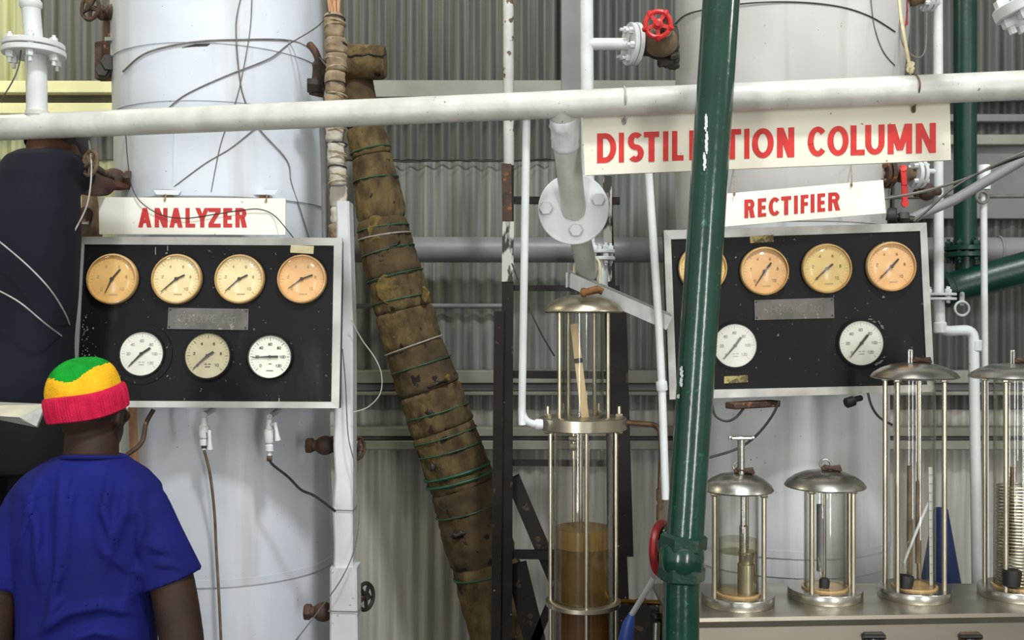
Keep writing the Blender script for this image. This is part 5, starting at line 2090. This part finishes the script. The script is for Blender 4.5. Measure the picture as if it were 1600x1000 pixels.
tD, OD, zD, lD, gD = jar('tall domed glass jar with a ribbed golden sleeve at the right edge', 1588, 2.93, 590, 70, 567, 33, 56, (225, 325, 150, 40), 'staple')
b = B()
for k in range(32):
    z = zat(915, 2.93) + k * .0092
    torus(b, V((OD.x, OD.y, z)), (.03 * math.sin(k), .02, 1), gD * .84, .0028, 36, 6)
obj('perforated_sleeve', b, M['steel_warm'], tD)  # stacked rings stand in for bead-like reflections in the glass
b = B()
lathe(b, [(.014, 0), (.023, .006), (.026, .042), (.024, .05)], P(1580, 918, 2.87), (.05, 0, 1), 18)
obj('black_stopper', b, M['black_rubber'], tD)
b = B()
tube(b, [P(1583, 730, 2.92), P(1581, 870, 2.92)], S(4.5, 2.93), 12)
obj('tan_tube', b, M['rust_tan'], tD)

t = thing('blue_cone', 'blue tapered plastic shape standing behind the tall glass jar', 'cone')
b = B()
c = P(1470, 925, 3.35)
lathe(b, [(.085, -.35), (.068, 0), (.022, .27), (.018, .275), (0, .275)], c, (0, 0, 1), 28)
obj('cone_body', b, M['blue'], t)
b = B()
lathe(b, [(.10, -c.z), (.10, -c.z + .03), (.085, -c.z + .04), (.083, -.34)], c, (0, 0, 1), 28)
obj('cone_foot', b, M['blue'], t)
b = B()
disc(b, P(1328, 628, 3.12), (1, .2, .3), .016, .03, 16, .003)
cyl(b, P(1322, 627, 3.12), P(1345, 622, 3.16), .009, 10)
solo('hose_stub', b, M['black_rubber'], 'small black hose stub under the bottom edge of the rectifier panel', 'hose')
b = B()
beam(b, P(1140, 634, 3.12), P(1212, 630, 3.2), .05, .02, (0, 0, 1), .004)
solo('mounting_block', b, M['rust'], 'dark rusty mounting block tucked under the rectifier panel', 'bracket')


# ------------------------------------------------------------------ people
def vol(bm, voxel, smooth_it=4):
    """join overlapping closed volumes into one continuous skin"""
    bmesh.ops.recalc_face_normals(bm, faces=bm.faces)
    me = bpy.data.meshes.new('tmp')
    bm.to_mesh(me)
    bm.free()
    o = bpy.data.objects.new('tmp', me)
    C.objects.link(o)
    md = o.modifiers.new('r', 'REMESH')
    md.mode = 'VOXEL'
    md.voxel_size = voxel
    md.use_smooth_shade = True
    if smooth_it:
        s = o.modifiers.new('s', 'SMOOTH')
        s.factor = 0.5
        s.iterations = smooth_it
    dg = bpy.context.evaluated_depsgraph_get()
    out = bpy.data.meshes.new_from_object(o.evaluated_get(dg))
    bpy.data.objects.remove(o)
    bpy.data.meshes.remove(me)
    return out


def limb(bm, pts, rad, n=20, k=5):
    sp = spline(pts, k)
    rr = []
    for i in range(len(sp)):
        q = i / k
        a = int(min(q, len(rad) - 2))
        rr.append(rad[a] + (rad[a + 1] - rad[a]) * (q - a))
    tube(bm, sp, rr, n)
    ell(bm, sp[0], (rr[0],) * 3, None, 16)
    ell(bm, sp[-1], (rr[-1],) * 3, None, 16)


def loft(bm, rl, n=40, sq=2.3):
    out = []
    for c, rx, ry in rl:
        ring = []
        for k in range(n):
            a = 2 * PI * k / n
            ca, sa = math.cos(a), math.sin(a)
            ring.append(V(c) + V((math.copysign(abs(ca) ** (2 / sq), ca) * rx, math.copysign(abs(sa) ** (2 / sq), sa) * ry, 0)))
        out.append(ring)
    rings(bm, out)


def hand(bm, w, d, nr, th, curl=1.0, sc=1.0):
    d = V(d).normalized()
    nr = V(nr)
    nr = (nr - d * nr.dot(d)).normalized()
    s = d.cross(nr)
    Mx = Matrix((s, nr, d)).transposed()
    ell(bm, V(w) + d * .045 * sc, (.041 * sc, .016 * sc, .052 * sc), Mx, 16)
    for k, (off, L_) in enumerate(((-.031, .060), (-.0105, .074), (.0105, .079), (.031, .070))):
        p = V(w) + d * .082 * sc + s * (-th) * off * sc
        pts = [V(w) + d * .05 * sc + s * (-th) * off * .8 * sc, p]
        ang = 0
        for q, f in enumerate((.42, .32, .26)):
            ang += math.radians((22, 34, 28)[q]) * curl
            dd = (d * math.cos(ang) + nr * math.sin(ang) + s * (-th) * off * 2.2).normalized()
            p = p + dd * L_ * f * sc
            pts.append(p)
        tube(bm, pts, [.0095 * sc, .0092 * sc, .0086 * sc, .008 * sc, .0068 * sc], 10)
        ell(bm, pts[-1], (.007 * sc,) * 3, None, 8)
    b0 = V(w) + d * .022 * sc + s * th * .030 * sc
    b1 = b0 + (d * .5 + s * th * .8 + nr * .25).normalized() * .036 * sc
    b2 = b1 + (d * .9 + s * th * .15 + nr * .5).normalized() * .030 * sc
    b3 = b2 + (d * .95 - s * th * .1 + nr * .5).normalized() * .022 * sc
    tube(bm, [b0, b1, b2, b3], [.014 * sc, .0115 * sc, .010 * sc, .0075 * sc], 10)
    ell(bm, b3, (.0075 * sc,) * 3, None, 8)


def head(bm, c, face, up=(0, 0, 1), s=1.0):
    f = V(face).normalized()
    upv = (V(up) - f * V(up).dot(f)).normalized()
    r = f.cross(upv)
    Mx = Matrix((r, f, upv)).transposed()
    at = lambda x, y, z: V(c) + (r * x + f * y + upv * z) * s
    sc = lambda t: tuple(k * s for k in t)
    ell(bm, at(0, 0, .02), sc((.076, .096, .098)), Mx, 32)          # skull
    ell(bm, at(0, .022, -.045), sc((.062, .072, .075)), Mx, 24)     # jaw
    ell(bm, at(0, .075, -.095), sc((.026, .022, .020)), Mx, 16)     # chin
    ell(bm, at(0, .098, -.022), sc((.013, .022, .022)), Mx, 14)     # nose
    ell(bm, at(0, .108, -.032), sc((.019, .014, .011)), Mx, 14)
    ell(bm, at(0, .088, .022), sc((.050, .014, .010)), Mx, 16)      # brow
    ell(bm, at(0, .092, -.058), sc((.026, .012, .007)), Mx, 14)     # lips
    ell(bm, at(0, .092, -.068), sc((.023, .012, .007)), Mx, 14)
    for sx in (-1, 1):
        ell(bm, at(sx * .036, .078, -.018), sc((.022, .018, .018)), Mx, 14)   # cheeks
        ell(bm, at(sx * .080, -.004, -.012), sc((.010, .019, .032)), Mx @ Matrix.Rotation(sx * .35, 3, 'Z'), 16)   # ears
    return at, Mx


def eyes(par, at, Mx, s=1.0):
    for sx in (-1, 1):
        b = B()
        ell(b, at(sx * .032, .087, .004), (.014 * s, .009 * s, .008 * s), Mx, 12)
        e = obj('eye', b, M['dial_white'], par)
        b = B()
        ell(b, at(sx * .032, .0945, .004), (.006 * s, .003 * s, .006 * s), Mx, 10)
        obj('iris', b, M['black'], e)


# --- man in the blue T-shirt
DB = 2.5
man = thing('person', 'man seen from behind in a blue T-shirt and a green, yellow and red knitted hat', 'person')
pb = lambda x, y, d=DB: P(x, y, d)
u_ = 1 / F * DB
tors = [(712, 46, .068, 143), (722, 62, .080, 141), (736, 88, .094, 138), (758, 112, .106, 135), (790, 119, .116, 134), (830, 112, .124, 132), (880, 106, .127, 131), (940, 103, .124, 132),
        (1000, 105, .124, 134), (1060, 109, .126, 134), (1110, 111, .126, 134)]
b = B()
loft(b, [(pb(cx_, y) + V((0, .01, 0)), w * u_ - .016, dp - .018) for y, w, dp, cx_ in tors] + [(pb(134, 1180), .155, .11), (pb(134, 1240), .15, .105)], 40)
at, Mx = head(b, pb(142, 642, 2.525), (.22, 1, -.02))
limb(b, [pb(144, 680, 2.525), pb(143, 705, 2.51), pb(139, 745, 2.51)], [.064, .064, .070])
armsR = [(226, 802, 2.5), (243, 842, 2.5), (266, 900, 2.49), (284, 1000, 2.46), (292, 1090, 2.42), (286, 1165, 2.38)]
armsL = [(44, 802, 2.5), (27, 842, 2.5), (4, 900, 2.49), (-14, 1000, 2.47), (-22, 1090, 2.44), (-18, 1165, 2.40)]
for arm, th, sx in ((armsR, -1, 1), (armsL, 1, -1)):
    limb(b, [pb(*p) for p in arm], [.046, .048, .054, .052, .043, .030])
    w = pb(*arm[-1])
    hand(b, w, V((-.05 * sx, -.15, -1)), V((-sx, -.1, 0)), th * -1, .7)
for sx in (-1, 1):
    x0 = pb(134, 1200).x + sx * .085
    limb(b, [V((x0, DB + .01, .95)), V((x0 + sx * .01, DB, .52)), V((x0 + sx * .012, DB + .02, .10))], [.085, .060, .042])
    limb(b, [V((x0 + sx * .012, DB + .0, .045)), V((x0 + sx * .03, DB + .15, .032))], [.040, .034])
me = vol(b, .0065, 3)
body = obj_me('body', me, M['skin'], man, angle=0)
eyes(man, at, Mx)
# short hair showing under the hat at the nape
b = B()
ell(b, at(0, -.006, .012), (.0785, .098, .098), Mx, 40)
r_ = [v for v in b.verts if (v.co - at(0, 0, -.022)).dot(Mx.col[2]) < 0 or (v.co - at(0, .03, 0)).dot(Mx.col[1]) > 0]
bmesh.ops.delete(b, geom=r_, context='VERTS')
obj('hair', b, M['hair'], man)

# T-shirt
folds = [([(97, 728), (96, 800), (92, 900), (70, 990)], 5, .007), ([(62, 742), (46, 800), (28, 880)], 5, .006), ([(122, 735), (108, 790), (105, 850), (104, 905)], 5, .005), ([(176, 732), (163, 800), (182, 850)], 5, .006),
         ([(202, 742), (196, 800), (178, 840), (160, 900)], 6, .005), ([(58, 990), (110, 955), (160, 945), (232, 960)], 5, .007), ([(95, 1005), (150, 985), (225, 1000)], 5, .006), ([(74, 985), (86, 955), (96, 930)], 5, .005),
         ([(215, 770), (222, 820), (214, 870)], 6, .006), ([(228, 850), (262, 858), (290, 870)], 6, .005), ([(238, 880), (270, 880), (300, 890)], 5, .004), ([(40, 760), (60, 830), (62, 920)], 6, .006), ([(140, 740), (138, 830), (150, 910)], 7, -.006),
         ([(75, 740), (72, 820), (60, 900)], 6, -.005), ([(215, 880), (205, 930), (190, 960)], 6, .005), ([(150, 850), (190, 880), (228, 900)], 6, .004)]
b = B()
loft(b, [(pb(cx_, y) + V((0, .01, 0)), w * u_, dp) for y, w, dp, cx_ in tors], 40)
for sg in (1, -1):
    slv = [(135 + sg * 78, 778, 30), (135 + sg * 93, 800, 39), (135 + sg * 108, 840, 42), (135 + sg * 122, 875, 45), (135 + sg * 133, 906, 49)]
    pts = [pb(x, y, 2.5) for x, y, r in slv]
    tube(b, pts, [r * u_ for x, y, r in slv], 24)
    ell(b, pts[0], (30 * u_,) * 3, None, 16)
    limb(b, [pb(135 + sg * 40, 735, 2.505), pb(135 + sg * 80, 762, 2.505), pb(135 + sg * 98, 790, 2.5)], [.036, .042, .048])
me = vol(b, .0058, 4)
for v in me.vertices:
    d = v.co.y
    px, py = 800 + v.co.x / d * F, 500 + (CAMZ - v.co.z) / d * F
    if v.normal.y > .35:
        continue
    disp = 0
    for ln, w, amp in folds:
        best, s_at = 1e9, 0
        nseg = len(ln) - 1
        for si, ((x0, y0), (x1, y1)) in enumerate(zip(ln[:-1], ln[1:])):
            dx, dy = x1 - x0, y1 - y0
            t_ = max(0, min(1, ((px - x0) * dx + (py - y0) * dy) / (dx * dx + dy * dy)))
            q2 = (px - x0 - t_ * dx) ** 2 + (py - y0 - t_ * dy) ** 2
            if q2 < best:
                best, s_at = q2, (si + t_) / nseg
        if best < 900:
            disp += max(amp, -.002) * min(1, 3.5 * s_at + .05, 3.5 * (1 - s_at) + .05) * math.exp(-best / (2 * (w * .95) ** 2))
    disp = .026 * math.tanh(disp / .0075)
    disp += .0022 * noise.noise(V((v.co.x * 22, v.co.z * 9, 1)))
    v.co += V((v.normal.x * .35, -1, v.normal.z * .35)) * disp * max(0, min(1, -v.normal.y * 1.6))
shirt = obj_me('t_shirt', me, M['shirt_blue'], man, angle=0)
b = B()
ring = []
for k in range(49):
    a = 2 * PI * k / 48
    ring.append(pb(143, 714) + V((math.cos(a) * .075, .012 + math.sin(a) * .075, -.012 * math.sin(a) - .004)))
tube(b, ring, .0055, 8, False)
obj('neckband', b, M['shirt_blue'], shirt)
# trousers and shoes (below the frame)
b = B()
loft(b, [(pb(134, 1085), .168, .122), (pb(134, 1160), .172, .125), (pb(134, 1225), .165, .12)], 32)
for sx in (-1, 1):
    x0 = pb(134, 1200).x + sx * .085
    limb(b, [V((x0, DB + .01, .93)), V((x0 + sx * .01, DB, .52)), V((x0 + sx * .012, DB + .02, .12))], [.092, .072, .062])
obj_me('trousers', vol(b, .010, 3), M['jeans'], man, angle=0)
for sx in (-1, 1):
    x0 = pb(134, 1200).x + sx * .097
    b = B()
    limb(b, [V((x0, DB - .02, .05)), V((x0, DB + .06, .05)), V((x0 + sx * .02, DB + .17, .04))], [.048, .050, .040])
    for v in b.verts:
        v.co.z = max(0.0, v.co.z)
    obj('shoe', b, M['boot'], man)

# knitted hat
hc = pb(135, 628, 2.515)
hup = V((-.165, -.10, 1)).normalized()
hr = V((1, 0, 0))
hr = (hr - hup * hr.dot(hup)).normalized()
hf = hup.cross(hr)


def hat_ring(r, h, rib, ph=0, n=192):
    return [hc + hup * h + (hr * math.cos(2 * PI * k / n) + hf * math.sin(2 * PI * k / n) * 1.14) * r * (1 + rib * math.cos(2 * PI * k / n * 84 + ph)) +
            hup * (.0022 * math.sin(2 * PI * k / n * 3 + 1)) for k in range(n)]


b = B()
rings(b, [hat_ring(r, h, rb_) for r, h, rb_ in ((.084, -.028, .0), (.089, -.033, .006), (.0935, -.030, .010), (.0955, -.018, .013), (.0962, 0, .013), (.0955, .016, .013), (.0935, .026, .010), (.089, .030, .006), (.083, .024, 0))], True, False, False)
hat = obj('hat_cuff', b, M['knit_red'], man, label='crimson rolled cuff of the hat')
prof = [(.0830, .018), (.0845, .030), (.0838, .042), (.0815, .054), (.0775, .066), (.0715, .077), (.064, .087), (.054, .0955), (.043, .102), (.030, .1065), (.016, .109), (.004, .110)]
fp = []
for i in range(len(prof) - 1):
    for j in range(4):
        t_ = j / 4
        fp.append(tuple(prof[i][q] + (prof[i + 1][q] - prof[i][q]) * t_ for q in (0, 1)))
fp.append(prof[-1])


def crown(green):
    b = B()
    rl = []
    for r, h in fp:
        rg2 = hat_ring(r, h, .009 * min(1, r / .05))
        for i, p in enumerate(rg2):
            p += (p - hc).normalized() * (noise.noise(p * 16) * .004)
        rl.append(rg2)
    rl.append([hc + hup * .1102])
    rings(b, rl, True, False, False)
    kill = []
    for f in b.faces:
        c = f.calc_center_median()
        px, py = 800 + c.x / c.y * F, 500 + (CAMZ - c.z) / c.y * F
        edge = 594 - (px - 78) * .30 + 13 * math.exp(-((px - 112) / 22) ** 2) - (4 if px < 85 else 0)
        if (py < edge) != green:
            kill.append(f)
    bmesh.ops.delete(b, geom=kill, context='FACES')
    return b


obj('hat_band', crown(False), M['knit_yellow'], man, angle=70, label='yellow middle band of the hat')
obj('hat_crown', crown(True), M['knit_green'], man, angle=70, label='green top of the hat')

# --- worker in dark clothes at the valve
DK = 2.95
uk = DK / F
wk = thing('person', 'worker in dark shirt and trousers reaching to a valve left of the ANALYZER sign', 'person')
tk = [(236, 38, .07, 68), (246, 54, .095, 66), (272, 62, .115, 58), (310, 72, .125, 44), (360, 82, .13, 36), (450, 82, .13, 33), (560, 78, .128, 30), (640, 78, .13, 28), (690, 82, .13, 26)]
b = B()
loft(b, [(P(cx_, y, DK) + V((0, .01, 0)), w * uk - .008, dp - .008) for y, w, dp, cx_ in tk], 36)
at2, Mx2 = head(b, P(88, 246, 3.06), (.45, .8, -.45), (.1, .5, 1))
limb(b, [P(76, 262, 3.0), P(86, 250, 3.05)], [.06, .058])
limb(b, [P(92, 268, 2.96), P(122, 275, 3.04), P(138, 284, 3.12), P(160, 290, 3.24), P(166, 289, 3.27)], [.055, .047, .043, .034, .028])
hand(b, P(165, 289, 3.265), V((.25, .9, .1)), V((.2, -.1, 1)), -1, 1.3)
limb(b, [P(-20, 330, 2.93), P(-50, 430, 2.93), P(-45, 540, 2.86), P(-40, 570, 2.84)], [.055, .047, .034, .028])
hand(b, P(-40, 570, 2.84), V((.1, -.2, -1)), V((1, 0, 0)), 1, .6)
PLZ = .62
for sx in (-1, 1):
    x0 = P(26, 700, DK).x + sx * .085
    limb(b, [V((x0, DK, 1.42)), V((x0 + sx * .01, DK - .01, 1.05)), V((x0 + sx * .015, DK + .02, PLZ + .10))], [.08, .058, .042])
    limb(b, [V((x0 + sx * .012, DK, PLZ + .045)), V((x0 + sx * .03, DK + .15, PLZ + .034))], [.040, .034])
obj_me('body', vol(b, .007, 3), M['skin2'], wk, angle=0)
eyes(wk, at2, Mx2)
b = B()
ell(b, at2(0, -.008, .03), (.079, .099, .096), Mx2, 32)
bmesh.ops.delete(b, geom=[v for v in b.verts if (v.co - at2(0, 0, -.0)).dot(Mx2.col[2]) < 0 or (v.co - at2(0, .06, 0)).dot(Mx2.col[1]) > 0], context='VERTS')
obj('hair', b, M['hair'], wk)
b = B()
loft(b, [(P(cx_, y, DK) + V((0, .01, 0)), w * uk, dp) for y, w, dp, cx_ in tk], 36)
limb(b, [P(80, 262, 2.95), P(104, 268, 2.99), P(121, 273, 3.03)], [.060, .060, .056])
tube(b, [P(104, 268, 2.99), P(124, 274, 3.04)], [.058, .056], 20)
limb(b, [P(10, 290, 2.95), P(-22, 335, 2.93), P(-45, 400, 2.93)], [.066, .066, .062])
me = vol(b, .008, 4)
for v in me.vertices:
    v.co += v.normal * (.005 * noise.noise(V((v.co.x * 9, v.co.z * 5 + v.co.x * 4, 3))) + .003 * noise.noise(V((v.co.x * 20, v.co.z * 9, 8))))
obj_me('shirt', me, M['shirt_black'], wk, angle=0)
b = B()
loft(b, [(P(28, 630, DK), 81 * uk, .134), (P(26, 690, DK), 85 * uk, .134), (P(26, 735, DK), 84 * uk, .13)], 32)
for sx in (-1, 1):
    x0 = P(26, 700, DK).x + sx * .085
    limb(b, [V((x0, DK, 1.42)), V((x0 + sx * .01, DK - .01, 1.05)), V((x0 + sx * .015, DK + .02, PLZ + .12))], [.090, .072, .06])
obj_me('trousers', vol(b, .010, 3), M['trousers'], wk, angle=0)
for sx in (-1, 1):
    x0 = P(26, 700, DK).x + sx * .10
    b = B()
    limb(b, [V((x0, DK - .02, PLZ + .05)), V((x0, DK + .06, PLZ + .05)), V((x0 + sx * .02, DK + .17, PLZ + .04))], [.048, .050, .040])
    for v in b.verts:
        v.co.z = max(PLZ, v.co.z)
    obj('boot', b, M['boot'], wk)
t = thing('work_platform', 'low steel work platform under the dark-clothed worker', 'platform')
b = B()
xk = P(26, 700, DK).x
box(b, (xk, DK + .06, PLZ - .015), (.62, .52, .03), None, .004)
obj('deck', b, M['dark_steel'], t, smooth=False)
for sx in (-1, 1):
    for sy in (-1, 1):
        b = B()
        box(b, (xk + sx * .28, DK + .06 + sy * .23, (PLZ - .03) / 2), (.04, .04, PLZ - .03))
        obj('leg', b, M['dark_steel'], t, smooth=False)
t = thing('metal_chute', 'bent galvanised sheet-metal chute jutting in from the left edge beside the knitted hat', 'chute')
b = B()
prism(b, [P(-160, 622, 2.72), P(72, 631, 2.66), P(58, 666, 2.60), P(30, 652, 2.60), P(-160, 640, 2.62)], (0, .004, -.004))
obj('tray', b, M['frame_steel'], t, smooth=False)
b = B()
prism(b, [P(72, 631, 2.66), P(58, 666, 2.60), P(34, 655, 2.605)], (0, -.004, 0))
obj('folded_lip', b, M['galv'], t, smooth=False)
b = B()
q = P(-120, 640, 2.66)
box(b, (q.x, q.y, (q.z - .02) / 2), (.05, .05, q.z - .02))
obj('stand', b, M['dark_steel'], t, smooth=False)

finalize()
